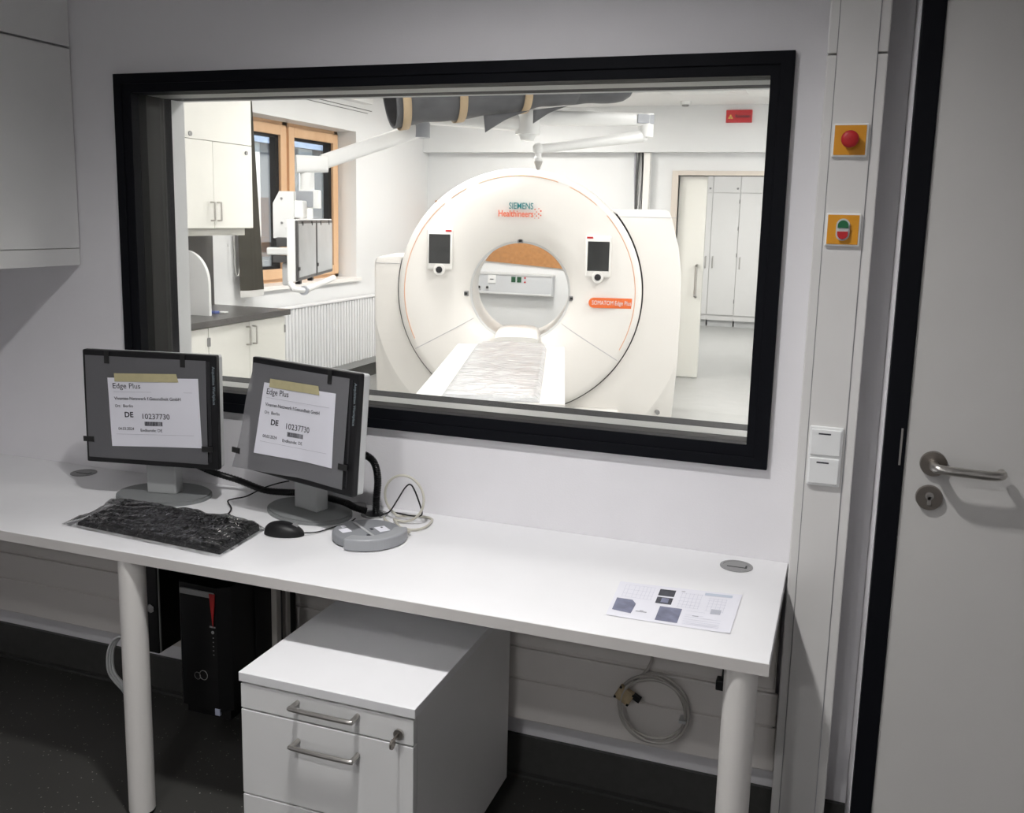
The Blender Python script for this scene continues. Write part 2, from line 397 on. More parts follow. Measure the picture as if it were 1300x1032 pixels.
# tall white cupboards in the side room
def tall_cupboard(x0, x1, label, hinge, hx):
    t = thing('tall_cupboard', label, 'cupboard', ((x0 + x1) / 2, 12.4, 0), group='tall white cupboards beyond the doorway')
    MB().box((x0, 12.2, .10), (x1, 12.59, 2.62)).build('carcass', M['white'], t, world=True)
    MB().box((x0 + .01, 12.24, 0), (x1 - .01, 12.58, .10)).build('plinth', M['lightgrey'], t, world=True)
    dr = MB().box((x0 + .003, 12.18, .185), (x1 - .003, 12.2, 2.02), bevel=.002).build('door', M['white'], t, world=True)
    MB().tube([(hx, 12.18, .90), (hx, 12.15, .91), (hx, 12.15, 1.06), (hx, 12.18, 1.07)], .008, 8).build('handle', M['steel'], dr, world=True)
    for z in (.4, 1.1, 1.5, 1.9):
        MB().box((hinge - .006, 12.176, z - .03), (hinge + .006, 12.182, z + .03)).build('hinge', M['grommet'], dr, world=True)
    ud = MB().box((x0 + .003, 12.18, 2.03), (x1 - .003, 12.2, 2.60), bevel=.002).build('upper_door', M['white'], t, world=True)
    MB().cyl(((x0 + x1) / 2 + .16, 12.18, 2.09), ((x0 + x1) / 2 + .16, 12.17, 2.09), .016, seg=16).build('lock', M['grommet'], ud, world=True)
tall_cupboard(-2.40, -1.995, 'narrow strip of white tall cupboard showing right beside the sliding door', -2.38, -2.05)
tall_cupboard(-1.993, -1.588, 'tall white cupboard standing in the middle of the doorway view', -1.594, -1.945)
tall_cupboard(-1.586, -1.18, 'tall white cupboard at the right edge of the doorway view', -1.19, -1.54)

# ------------------------------------------------------------------ timber window + outside
w = thing('window_2', 'timber framed two-leaf window in the left wall of the scan room', 'window', (-4.6, 4.6, 1.0), kind='structure')
fx0, fx1 = -4.68, -4.60
b = MB(); b.box((fx0, wy0, wz0), (fx1, wy0 + .05, wz1)); b.box((fx0, wy1 - .05, wz0), (fx1, wy1, wz1)); b.box((fx0, wy0, wz0), (fx1, wy1, wz0 + .045)); b.box((fx0, wy0, wz1 - .05), (fx1, wy1, wz1)); b.box((fx0, 4.645, wz0), (fx1, 4.715, wz1))
b.build('window_frame', M['wood'], w, world=True)
for (a, c) in ((wy0 + .03, 4.665), (4.705, wy1 - .03)):
    t_ = .085; X0, X1 = -4.66, -4.575
    b = MB(); b.box((X0, a, wz0 + .035), (X1, a + t_, wz1 - .03), bevel=.004); b.box((X0, c - t_, wz0 + .035), (X1, c, wz1 - .03), bevel=.004)
    b.box((X0, a + t_, wz0 + .035), (X1, c - t_, wz0 + .035 + t_), bevel=.004); b.box((X0, a + t_, wz1 - .03 - t_), (X1, c - t_, wz1 - .03), bevel=.004)
    s_ = b.build('sash', M['wood'], w, world=True)
    za, zb = wz0 + .035 + t_, wz1 - .03 - t_
    b = MB(); g = .05
    b.box((-4.655, a + t_, za), (-4.60, a + t_ + .022, zb)); b.box((-4.655, c - t_ - g, za), (-4.60, c - t_, zb)); b.box((-4.655, a + t_, za), (-4.60, c - t_, za + .022)); b.box((-4.655, a + t_, zb - .022), (-4.60, c - t_, zb))
    b.build('glazing_seal', M['rubber'], s_, world=True)
    MB().box((-4.635, a + t_ + .01, za + .01), (-4.627, c - t_ - .01, zb - .01)).build('glass_pane', M['wpane'], s_, world=True)
MB().box((LX - .2, wy0, wz0 - .03), (LX + .03, wy1 + .05, wz0 + .005), bevel=.004).build('window_sill', M['gantry_w'], w, world=True)

fa = thing('outside_building', 'pale ribbed facade with blue tiled roof seen through the timber window', 'building', (-7.2, 5.5, -1))
b = MB(); b.box((-7.3, 2.0, -1), (-7.1, 14, 2.46)); b.build('wall', M['facade_d'], fa, world=True)
b = MB()
y = 2.0
while y < 14:
    b.box((-7.1, y, -1), (-7.085, y + .34, 2.44)); y += .62
b.build('cladding', M['facade_w'], fa, world=True)
b = MB(); b.grid(lambda u, v: Vector((-7.0 - 2.5 * v, 2 + 12 * u, 2.44 + 1.6 * v + .03 * abs(math.sin(v * 30)))), 2, 40)
b.build('roof', M['rooft'], fa, world=True)
b = MB(); b.box((-7.06, 2, .90), (-6.99, 14, .97)); b.box((-7.06, 2, 1.20), (-7.0, 14, 1.27)); b.build('cladding_rail', M['facade_d'], fa, world=True)

# vertical blind, bunched at the left side of the timber window
t = thing('vertical_blind', 'bunched dark olive vertical blind at the left of the timber window', 'blind', (LX + .08, 3.78, .97))
b = MB()
for i in range(7):
    yy = 3.695 + i * .027
    SH = Matrix.Identity(4); SH[1][2] = -.022 - .009 * i
    b.box((-.045, -.0015, 0), (.045, .0015, 1.62), T=Matrix.Translation((LX + .075, yy, .985)) @ SH @ Matrix.Rotation(math.radians(62 + random.uniform(-8, 8)), 4, 'Z'))
b.build('slats', M['blind'], t, world=True)
b = MB()
for i in range(7):
    yy = 3.695 + i * .027
    b.box((-.045, -.003, -.05), (.045, .003, 0), T=Matrix.Translation((LX + .075, yy, .985)) @ Matrix.Rotation(math.radians(62), 4, 'Z'))
b.build('bottom_weights', M['fringe'], t, world=True)
MB().box((LX, 3.62, 2.60), (LX + .10, 5.7, 2.645)).build('head_rail', M['arm'], t, world=True)
MB().tube(spline([(LX + .05, 3.615, 2.60), (LX + .05, 3.60, 1.6), (LX + .05, 3.60, 1.2), (LX + .05, 3.63, 1.10), (LX + .05, 3.66, 1.2), (LX + .05, 3.66, 1.6), (LX + .05, 3.645, 2.60)], 6), .004, 6).build('pull_cord', M['fringe'], t, smooth=60, world=True)

# ------------------------------------------------------------------ scan room kitchenette on the left wall
def d_handle(b, x, y, z0, z1, out=.032, r=.006):
    b.tube(spline([(x, y, z0), (x + out * .9, y, z0 + .002), (x + out, y, z0 + .012), (x + out, y, z1 - .012), (x + out * .9, y, z1 - .002), (x, y, z1)], 4), r, 8)
HG = 'white wall cupboards over the dark counter'
def wall_cupboard(y0, y1, label, split):
    t = thing('wall_cupboard', label, 'cupboard', (LX, (y0 + y1) / 2, 1.42), group=HG)
    MB().box((LX + .002, y0, 1.468), (-4.02, y1, RZ)).build('carcass', M['cream'], t, world=True)
    MB().box((LX + .002, y0, 1.418), (-4.06, y1 - .02, 1.468)).build('light_rail', M['cream'], t, world=True)
    ym = (y0 + y1) / 2
    for (a, c, hy) in ((y0, ym, ym - .035), (ym, y1, ym + .035)):
        dr = MB().box((-4.02, a + .002, 1.470), (-4.0, c - .002, split - .002), bevel=.001).build('door', M['cream'], t, world=True)
        b = MB(); d_handle(b, -4.0, hy, 1.52, 1.64); b.build('handle', M['steel'], dr, smooth=50, world=True)
        if c == y1: MB().cyl((-4.0, c - .07, 1.985), (-3.992, c - .07, 1.985), .014, seg=16).build('lock', M['grommet'], dr, world=True)
    u = MB().box((-4.02, y0 + .002, split + .002), (-4.0, y1 - .002, RZ - .03), bevel=.001).build('upper_door', M['cream'], t, world=True)
    MB().cyl((-4.0, y0 + .21, split + .03), (-3.992, y0 + .21, split + .03), .016, seg=16).build('lock', M['grommet'], u, world=True)
wall_cupboard(2.475, 3.345, 'white wall cupboard above the dark counter with a pair of handles', 2.036)

BG = 'base cupboards under the dark counter'
def base_cupboard(y0, y1, label):
    t = thing('base_cupboard', label, 'cupboard', (-4.08, (y0 + y1) / 2, 0), group=BG)
    MB().box((LX + .002, y0, .10), (-3.79, y1, .858)).build('carcass', M['cream'], t, world=True)
    MB().box((LX + .02, y0 + .01, 0), (-3.85, y1 - .01, .10)).build('plinth', M['grommet'], t, world=True)
    ym = (y0 + y1) / 2
    for (a, c, hy, hg) in ((y0, ym, ym - .03, y0), (ym, y1, ym + .04, y1)):
        dr = MB().box((-3.79, a + .002, .12), (-3.77, c - .002, .853), bevel=.001).build('door', M['cream'], t, world=True)
        b = MB(); d_handle(b, -3.77, hy, .70, .82); b.build('handle', M['steel'], dr, smooth=50, world=True)
        hc = hg + (.007 if hg == y0 else -.007); MB().box((-3.775, hc - .006, .735), (-3.764, hc + .006, .79)).build('hinge', M['grommet'], dr, world=True)
base_cupboard(2.515, 3.375, 'white base cupboard at the far end of the dark counter')
base_cupboard(1.655, 2.513, 'white base cupboard partly hidden by the black window frame')
ct = MB().box((LX + .002, .6, .86), (-3.745, 3.41, .90), bevel=.002).build('countertop', M['counter'])
tag(ct, 'dark laminate countertop on the white base cupboards', 'countertop')
t = thing('base_unit', 'end stretch of white base units nearest the control room', 'cupboard', (-4.08, 1.1, 0))
MB().box((LX + .002, .6, .10), (-3.77, 1.652, .858)).build('carcass', M['cream'], t, world=True)
MB().box((LX + .02, .6, 0), (-3.85, 1.653, .10)).build('plinth', M['grommet'], t, world=True)
o = MB().box((LX + .002, 1.2, .9005), (LX + .02, 3.385, 1.417)).build('splashback', mat('splashback_dark', (.06, .058, .055), .3)); tag(o, 'dark splashback panel between counter and wall cupboard', 'splashback')
# rounded divider
def arch_poly():
    p = [(-4.375, .90), (-3.925, .90), (-3.925, 1.11)]
    for k in range(1, 13):
        a = k / 12 * PI / 2; p.append((-4.105 + .18 * math.cos(a), 1.11 + .213 * math.sin(a)))
    p.append((-4.375, 1.323)); return p
b = MB(); b.prism(arch_poly(), .025, T=Matrix(((1, 0, 0, 0), (0, 0, -1, 2.755), (0, 1, 0, .0005), (0, 0, 0, 1))))
o = b.build('splash_guard', M['arm']); tag(o, 'white rounded splash guard standing on the dark counter', 'splash guard')
t = thing('small_packet', 'small blue and white packet lying on the dark counter', 'packet', (-3.985, 2.89, .9))
MB().box((-4.03, 2.85, .9005), (-3.97, 2.90, .918), bevel=.004).build('wrapper', M['bluething'], t, world=True)
MB().box((-3.985, 2.90, .9005), (-3.935, 2.95, .912), bevel=.004).build('label_card', M['arm'], t, world=True)

# radiator
t = thing('radiator', 'white ribbed panel radiator under the timber window', 'radiator', (LX + .1, 5.2, .19))
b = MB(); b.box((LX + .04, 4.05, .20), (LX + .075, 6.05, .80))
y = 4.06
while y < 6.04:
    b.box((LX + .07, y, .205), (LX + .095, y + .030, .795), bevel=.008, seg=1); y += .05
b.build('ribbed_panel', M['radiator'], t, world=True)
MB().box((LX + .02, 4.05, .795), (LX + .10, 6.05, .812), bevel=.004).build('top_grille', M['radiator'], t, world=True)
for yy in (4.4, 5.7): MB().box((LX + .002, yy, .3), (LX + .04, yy + .04, .7)).build('wall_bracket', M['radiator'], t, world=True)
b = MB(); b.tube(spline([(LX + .06, 5.98, .205), (LX + .06, 5.98, .10), (LX + .06, 5.98, .0)], 3), .010, 8); b.build('supply_pipe', M['steel'], t, world=True)

# ------------------------------------------------------------------ CT scanner
GA = math.radians(16.567)
GM = Matrix.Translation((-2.365, 4.433, 0)) @ Matrix.Rotation(GA, 4, 'Z')
g = thing('ct_scanner', 'large cream ring-shaped medical scanner standing in the middle of the scan room', 'scanner', M4=GM)
IZ = 1.012
TI = Matrix.Translation((0, 0, IZ))
OUT = [(-1.147, -.985), (-1.147, .20), (-1.135, .236), (-1.10, .252), (-.75, .258), (-.62, .45), (0, .80), (.60, .655), (1.06, .662), (1.105, .658), (1.135, .640), (1.155, .59), (1.215, .38), (1.245, .18), (1.255, -.1), (1.252, -.5), (1.235, -.985)]
def out_r(t):
    dx, dz = math.cos(t), math.sin(t); best = 9
    n = len(OUT)
    for i in range(n):
        ax, az = OUT[i]; bx, bz = OUT[(i + 1) % n]; ex, ez = bx - ax, bz - az
        den = dx * ez - dz * ex
        if abs(den) < 1e-9: continue
        s = (ax * ez - az * ex) / den; u = (ax * dz - az * dx) / den
        if s > 0 and -1e-6 <= u <= 1 + 1e-6: best = min(best, s)
    return best
angs = sorted(set([2 * PI * k / 200 for k in range(200)] + [math.atan2(z, x) % (2 * PI) for x, z in OUT]))
b = MB(); rows = [[] for _ in range(11)]
for t in angs:
    R = out_r(t); c, s_ = math.cos(t), math.sin(t)
    rc = 1.150 + .06 * max(0, -s_) if c < 0 else 1.30 + .13 * max(0, -s_)
    r0 = min(.960, R - .04); r1 = max(min(rc, R - .012), r0 + .004); over = max(0, R - rc)
    sec = [(r0, .112), (r1 - .003, .112), (r1, .1125)]
    for k in (1, 2, 3, 4): 
        q = k / 4; sec.append((r1 + (R - .004 - r1) * q, .1135 + min(.10, over * .36) * (q ** .7) + (.003 if k == 4 else 0)))
    sec += [(R, sec[-1][1] + .010), (R, .86), (.62, .90), (.40, .88)]
    for k, (r, y) in enumerate(sec):
        rows[k].append(b.bm.verts.new((r * c, y, IZ + r * s_)))
n = len(angs)
for i in range(10):
    for k in range(n): b.bm.faces.new((rows[i][k], rows[i][(k + 1) % n], rows[i + 1][(k + 1) % n], rows[i + 1][k]))
b.build('housing', M['gantry'], g, smooth=24)
# seam line of the top lids
MB().box((.72, .110, IZ + .598), (1.19, .116, IZ + .601)).build('lid_seam', M['inkgrey'], g); MB().box((-1.135, .110, IZ + .197), (-.93, .116, IZ + .200)).build('lid_seam', M['inkgrey'], g)
# drum / front disc
prof = [(.392, .86), (.388, .26), (.384, .175), (.390, .150), (.412, .120), (.455, .082), (.53, .046), (.64, .020), (.76, .006), (.885, .0), (.915, .006), (.936, .026), (.944, .055), (.944, .84), (.90, .88), (.5, .89)]
MB().lathe(prof, TI, seg=160).build('front_ring', M['gantry'], g, smooth=40)
MB().lathe([(.386, .19), (.379, .175), (.378, .160), (.384, .148), (.391, .146), (.395, .143)], TI, seg=120).build('bore_lip', M['lip'], g, smooth=60)
def gap_ok(t): return out_r(t) > .985
ts = [2 * PI * k / 240 for k in range(240)]
# dark gap: contiguous arc from left shoulder through the bottom to the right shoulder
lo = min(t for t in ts if gap_ok(t) and t > PI / 2); hi = 2 * PI + max(t for t in ts if gap_ok(t) and t < PI / 2)
MB().lathe([(.935, .110), (.960, .110), (.960, .125), (.935, .125)], TI, seg=200, a0=lo, a1=hi).build('shadow_gap', M['rubber'], g)
b = MB()
for a0, a1 in ((-28, 43), (50, 66), (72, 112), (118, 127), (131, 205)):
    pts = [(.889 * math.cos(math.radians(a0 + (a1 - a0) * k / 40)), -.0005, IZ + .889 * math.sin(math.radians(a0 + (a1 - a0) * k / 40))) for k in range(41)]
    b.tube(pts, .0030, 6)
b.build('orange_trim_line', M['orange_l'], g)
def disc_y(r):
    P = prof[2:10]
    for (r0, y0), (r1, y1) in zip(P, P[1:]):
        if r0 <= r <= r1: return y0 + (y1 - y0) * (r - r0) / (r1 - r0)
    return 0
for (ax, az, bx, bz) in ((-.36, -.215, -.80, -.455), (.335, -.24, .772, -.50)):
    pts = []
    for k in range(21):
        x = ax + (bx - ax) * k / 20; z = az + (bz - az) * k / 20; pts.append((x, disc_y(math.hypot(x, z)) - .0004, IZ + z))
    MB().tube(pts, .0022, 6).build('panel_seam', M['inkgrey'], g)
for (x, z) in ((-.006, .398), (-.422, -.022), (.405, -.040)):
    yy = disc_y(math.hypot(x, z))
    q = MB().box((x - .022, yy - .012, IZ + z - .020), (x + .022, yy + .02, IZ + z + .020), bevel=.006).build('sensor_window', M['grommet'], g)
    MB().box((x - .012, yy - .014, IZ + z - .010), (x + .012, yy - .011, IZ + z + .010)).build('lens', M['display'], q)
for (cx, cz, side) in ((-.617, .318, 1), (.597, .292, -1)):
    yy = disc_y(math.hypot(cx, cz))
    p = MB().box((cx - .099, yy - .035, IZ + cz - .155), (cx + .099, yy + .01, IZ + cz + .160), bevel=.016, seg=3).build('control_display', M['gantry_w'], g, smooth=40)
    MB().box((cx - .082, yy - .0375, IZ + cz - .105), (cx + .082, yy - .034, IZ + cz + .118), bevel=.002).build('screen', M['display'], p)
    rx = cx + side * .068
    MB().box((rx - .024, yy - .0375, IZ + cz + .138), (rx + .024, yy - .034, IZ + cz + .153), bevel=.002).build('red_badge', M['red_sign'], p)
    k = MB(); k.cyl((cx, yy - .03, IZ + cz - .152), (cx, yy - .046, IZ + cz - .152), .046, .043, seg=32); kn = k.build('control_knob', M['gantry_w'], p, smooth=40)
    MB().cyl((cx, yy - .046, IZ + cz - .152), (cx, yy - .052, IZ + cz - .152), .025, seg=28).build('knob_button', M['blackp'], p)
# badge and lettering
poly = []
for k in range(13):
    a = PI / 2 + PI * k / 12; poly.append((.575 + .039 * math.cos(a), .039 * math.sin(a)))
poly += [(.884, -.039), (.886, .039)]
TB = Matrix.Translation((0, -.0022, IZ - .057)) @ Matrix(((1, 0, 0, 0), (0, 0, -1, 0), (0, 1, 0, 0), (0, 0, 0, 1)))
bd = MB().prism([(x, y) for x, y in poly], .009, T=TB @ Matrix.Translation((0, 0, -.012))).build('orange_badge', M['orange'], g)
bd.location = (0, 0.0, 0)
MB().text('SOMATOM Edge Plus', .048, frame((.562, -.0032, IZ - .057), (1, 0, 0), (0, 0, 1)), bold=.0, width=.300).build('lettering', M['whitet'], bd)
MB().text('SIEMENS', .068, frame((-.093, -.0005, IZ + .660), (1, 0, 0), (0, 0, 1)), bold=.012, depth=.003, width=.185).build('lettering', M['teal'], g)
MB().text('Healthineers', .068, frame((-.172, .0005, IZ + .602), (1, 0, 0), (0, 0, 1)), bold=.014, depth=.003, width=.265).build('lettering', M['orange_t'], g)
b = MB()
for (x, z, r) in ((.105, .605, .004), (.118, .62, .004), (.118, .59, .0045), (.105, .64, .0045), (.134, .605, .005), (.134, .645, .004), (.134, .575, .004), (.150, .628, .006), (.150, .595, .005), (.105, .572, .003)):
    b.cyl((x, .003, IZ + z), (x, -.0015, IZ + z), r * 1.15, seg=10)
b.build('logo_dots', M['orange_t'], g)
MB().box((.45, .02, .0), (.80, .115, .115), bevel=.012).build('foot_step', M['gantry_w'], g)
MB().cyl((1.115, .14, .09), (1.115, .10, .09), .018, seg=20).build('screw_cover', M['grommet'], g)

# patient table
t = thing('patient_table', 'long white patient table with a plastic wrapped pad in front of the scanner', 'table', M4=GM)
b = MB()
prof2 = [(-.389, .700), (-.384, .706), (.355, .706), (.360, .700), (.352, .655), (.30, .62), (-.33, .62), (-.381, .655)]
b.prism(prof2, 2.05, T=Matrix(((1, 0, 0, 0), (0, 0, 1, -2.78), (0, 1, 0, 0), (0, 0, 0, 1)))); b.build('tabletop', M['table_w'], t)
def padf(u, v):
    x = -.250 + .488 * u; y = -2.76 + 2.08 * v
    e = min(1, min(u, 1 - u) / .04) * min(1, min(v, 1 - v) / .015)
    z = .708 + .022 * e ** .5 + .004 * math.sin(31 * v + 5 * u) * e + .003 * math.sin(57 * v - 9 * u + 2 * math.sin(8 * u)) * e
    if v > .9: x = -.006 + (x + .006) * (1 - (v - .9) * .9)
    return Vector((x, y, z))
MB().grid(padf, 24, 110).build('plastic_wrapped_pad', M['pad'], t, smooth=60)
def headf(u, v):
    an = PI * u; y = -.12 + .50 * v; k = math.sin(min(1, v * 2.2 + .25) * PI / 2) * (1 - .35 * max(0, v - .5)); w = .172
    return Vector((-.01 - w * math.copysign(abs(math.cos(an)) ** .55, math.cos(an)), y, .655 + .085 * k * math.sin(an) ** .75))
b = MB(); b.grid(headf, 28, 14)
b.bm.faces.new([b.bm.verts.new(headf(i / 28, 0)) for i in range(29)])
def headb(u, v):
    an = PI * u; return Vector((-.01 - .172 * math.cos(an), -.12 + .5 * v, .655 - .030 * math.sin(an)))
b.grid(headb, 16, 4); b.bm.faces.new([b.bm.verts.new(headb(i / 16, 0)) for i in range(17)])
b.box((-.10, -.10, .618), (.08, .80, .650))
b.build('cradle_end', M['gantry_w'], g, smooth=50)
b = MB(); b.box((-.30, -2.6, .12), (.28, -.95, .63), bevel=.03); b.build('lift_column', M['gantry'], t)
b = MB(); b.box((-.36, -2.7, .0), (.34, -.75, .12), bevel=.02); b.build('base', M['gantry'], t)

# ------------------------------------------------------------------ things on the back wall
t = thing('media_rail', 'pale grey wall media rail seen through the scanner bore', 'wall rail', (-3.5, BY, .77))
MB().box((-4.35, BY - .09, .785), (-2.915, BY, .995), bevel=.006).build('housing', mat('rail_grey', (.60, .62, .64), .4), t, world=True)
MB().box((-4.36, BY - .10, .975), (-2.905, BY - .0, 1.0), bevel=.006).build('top_profile', M['lip'], t, world=True)
MB().box((-4.36, BY - .10, .768), (-2.915, BY - .0, .79), bevel=.006).build('bottom_profile', M['lip'], t, world=True)
s_ = MB().box((-3.635, BY - .10, .885), (-3.545, BY - .088, .972), bevel=.004).build('switch_plate', M['arm'], t, world=True)
MB().box((-3.61, BY - .102, .923), (-3.57, BY - .099, .932)).build('marking', M['ink'], s_, world=True)
for x in (-3.345, -3.28):
    q = MB().box((x - .024, BY - .095, .905), (x + .024, BY - .088, .962)).build('power_socket', M['socket'], t, world=True)
for z in (.955, .91): MB().cyl((-3.215, BY - .09, z), (-3.215, BY - .096, z), .010, seg=12).build('indicator', M['red'], t, world=True)
for x, m_ in ((-3.835, 'pink'), (-3.735, 'lightgrey'), (-3.64, 'lightgrey')):
    q = MB().cyl((x, BY - .088, .835), (x, BY - .10, .835), .026, seg=20).build('gas_outlet', M[m_], t, world=True)
    MB().cyl((x, BY - .10, .837), (x, BY - .105, .837), .014, seg=16).build('outlet_hole', M['blackp'], q, world=True)
b = MB(); b.prism([(-4.3, 1.153), (-2.55, 1.048), (-2.55, 1.75), (-4.3, 1.75)], .02, T=Matrix(((1, 0, 0, 0), (0, 0, -1, BY - .001), (0, 1, 0, 0), (0, 0, 0, 1))))
o = b.build('cork_board', M['cork']); tag(o, 'brown cork board on the back wall seen through the scanner bore', 'pinboard')

t = thing('cable_riser', 'vertical wall duct with dark cables beside the back doorway', 'cable duct', (-2.0, BY, 0))
MB().box((-2.10, BY - .02, .0), (-1.93, BY - .001, 2.257)).build('backplate', M['arm'], t, world=True)
MB().box((-1.995, BY - .09, .0), (-1.93, BY - .02, 2.257), bevel=.004).build('cover', M['gantry_w'], t, world=True)
for i, (x, m_) in enumerate(((-2.082, 'inkgrey'), (-2.058, 'darkframe'), (-2.035, 'lightgrey'), (-2.012, 'blackp'))):
    pts = [(x + .012 * math.sin(z * 5 + i * 1.7), BY - .035 - .01 * (i % 2), z) for z in [.3 + k * .0653 for k in range(31)]]
    MB().tube(pts, .011, 8).build('cable', M[m_], t, smooth=60, world=True)

t = thing('warning_sign', 'red radiation warning sign high on the back wall', 'sign', (-1.07, 7.02, 2.6))
MB().box((-1.203, 6.995, 2.530), (-.960, 7.02, 2.648), bevel=.003).build('panel', M['red_sign'], t, world=True)
MB().text('Röntgen', .042, frame((-1.118, 6.994, 2.588), (1, 0, 0), (0, 0, 1)), bold=.02).build('lettering', M['ink'], t, world=True)
tri = MB().prism([(-.024, -.02), (.024, -.02), (0, .022)], .001, T=frame((-1.160, 6.9935, 2.586), (1, 0, 0), (0, 0, 1))).build('trefoil_triangle', M['yellow_sign'], t, world=True)
b = MB()
for k in range(3):
    a = PI / 2 + k * 2 * PI / 3 + PI / 3
    b.disc((-1.160 + .008 * math.cos(a), 6.9932, 2.579 + .008 * math.sin(a)), .0045, (0, -1, 0), .001, 10)
b.build('trefoil', M['ink'], tri, world=True)

t = thing('smoke_detector', 'small white round smoke detector on the scan room ceiling', 'detector', (-1.568, 6.70, RZ))
MB().cyl((-1.55, 6.72, RZ), (-1.55, 6.72, RZ - .03), .055, .05, seg=28).build('base', M['arm'], t, smooth=40, world=True)
MB().cyl((-1.55, 6.72, RZ - .03), (-1.55, 6.72, RZ - .045), .035, .03, seg=28).build('sensor_head', M['grommet'], t, smooth=40, world=True)
t = thing('ceiling_panel', 'square access panel in the scan room ceiling near the back wall', 'panel', (-1.2, 5.9, RZ))
MB().box((-1.58, 5.6, RZ - .006), (-.92, 6.2, RZ), bevel=.002).build('plate', M['arm'], t, world=True)

# ------------------------------------------------------------------ ceiling suspension with injector
def V(*a): return Vector(a)
HUB = V(-2.134, 3.863, 2.207)
t = thing('ceiling_suspension', 'white ceiling hung double arm with a screen bracket and an injector arm', 'ceiling arm', (HUB.x, HUB.y, RZ))
MB().cyl((HUB.x, HUB.y, RZ), (HUB.x, HUB.y, RZ - .06), .17, .15, seg=40).cyl((HUB.x, HUB.y, RZ - .05), (HUB.x, HUB.y, 2.28), .062, seg=32).build('ceiling_column', M['arm'], t, smooth=40, world=True)
MB().cyl((HUB.x, HUB.y, 2.30), (HUB.x, HUB.y, 2.15), .083, seg=36).cyl((HUB.x, HUB.y, 2.15), (HUB.x, HUB.y, 2.11), .06, .045, seg=36).build('hub', M['arm'], t, smooth=40, world=True)
def bar(b, a, c, w0, h0, w1, h1):
    a = Vector(a); c = Vector(c); d = (c - a).normalized(); sd = d.cross(V(0, 0, 1)).normalized(); up = sd.cross(d)
    n = 20; rings = []
    for p, w_, h_ in ((a, w0, h0), (c, w1, h1)):
        ring = []
        for k in range(n):
            an = 2 * PI * k / n; ca, sa = math.cos(an), math.sin(an)
            q = 4; cx = math.copysign(abs(ca) ** (2 / q), ca); sx = math.copysign(abs(sa) ** (2 / q), sa)
            ring.append(b.bm.verts.new(p + sd * cx * w_ / 2 + up * sx * h_ / 2))
        rings.append(ring)
    for k in range(n): b.bm.faces.new((rings[0][k], rings[0][(k + 1) % n], rings[1][(k + 1) % n], rings[1][k]))
    b.bm.faces.new(rings[0]); b.bm.faces.new(rings[1][::-1]); return b
ELB = V(-2.735, 3.43, 2.235)
b = MB(); bar(b, (HUB.x - .03, HUB.y - .01, 2.225), ELB, .10, .11, .09, .10); b.build('upper_arm', M['arm'], t, smooth=40, world=True)
MB().cyl(ELB + V(0, 0, .05), ELB + V(0, 0, -.14), .062, seg=28).build('elbow', M['armgrey'], t, smooth=40, world=True)
HD = V(-3.275, 2.965, 1.895)
b = MB(); bar(b, ELB + V(0, 0, -.085), HD + V(.05, .04, .015), .085, .10, .08, .095); b.build('lower_arm', M['arm'], t, smooth=40, world=True)
b = MB(); bar(b, HD + V(-.085, -.06, -.005), HD + V(.075, .055, .0), .13, .115, .12, .10); b.cyl(HD + V(-.03, -.02, 0), HD + V(-.03, -.02, -.05), .055, .05, seg=28); b.build('wrist_joint', M['arm'], t, smooth=50, world=True)
PC = HD + V(-.03, -.02, 0)
MB().cyl((PC.x, PC.y, 1.87), (PC.x, PC.y, 1.70), .045, seg=28).build('drop_column', M['arm'], t, smooth=40, world=True)
# the bracket and the screens share the direction DV (away from the viewer along the screens)
DV = V(-.334, .943, 0).normalized(); NV = V(.943, .334, 0).normalized()
TS = frame((PC.x, PC.y, 1.66), NV, (0, 0, 1))     # local x = NV, y = up, z = NV x up
def fb(b, n0, n1, d0, d1, z0, z1, org=None, bev=.003):
    T = Matrix(((NV.x, DV.x, 0, (org or PC).x), (NV.y, DV.y, 0, (org or PC).y), (0, 0, 1, 0), (0, 0, 0, 1)))
    return b.box((n0, d0, z0), (n1, d1, z1), T=T, bevel=bev)
b = MB(); fb(b, -.045, .075, -.045, .06, 1.615, 1.73); bk = b.build('swivel_block', M['arm'], t, world=True)
b = MB(); fb(b, -.06, .045, -.055, -.044, 1.622, 1.722); b.build('block_cap', M['armgrey'], bk, world=True)
# right-hand arms
ER = V(-1.445, 4.326, 2.29)
b = MB(); bar(b, (HUB.x + .03, HUB.y + .02, 2.265), ER + V(.06, .04, 0), .10, .105, .085, .085); b.build('upper_arm', M['arm'], t, smooth=40, world=True)
b = MB(); dvr = V(.80, .54, 0).normalized(); 
c0 = ER + dvr * -.05; c1 = ER + dvr * .075
sdv = V(dvr.y, -dvr.x, 0)
T = Matrix(((dvr.x, sdv.x, 0, ER.x), (dvr.y, sdv.y, 0, ER.y), (0, 0, 1, ER.z), (0, 0, 0, 1)))
b.box((-.05, .043, -.032), (.075, .052, .032), T=T, bevel=.008); b.build('arm_end_cap', M['armgrey'], t, world=True)
MB().cyl(ER + V(.03, .02, .04), ER + V(.03, .02, -.12), .052, seg=28).build('elbow', M['arm'], t, smooth=40, world=True)
KN = ER + V(.01, .01, -.115)
b = MB(); b.tube([KN, V(-2.02, 3.885, 2.058), V(-2.055, 3.863, 2.05)], .036, 16, rr=[.040, .031, .028]); b.sphere(KN, .043, 16); b.sphere((-2.055, 3.863, 2.055), .04, 18); b.build('injector_arm', M['arm'], t, smooth=50, world=True)
MB().cyl((-2.052, 3.86, 2.05), (-2.052, 3.86, 1.985), .022, seg=18).sphere((-2.052, 3.86, 1.985), .028, 18).build('injector_socket', M['arm'], t, smooth=50, world=True)
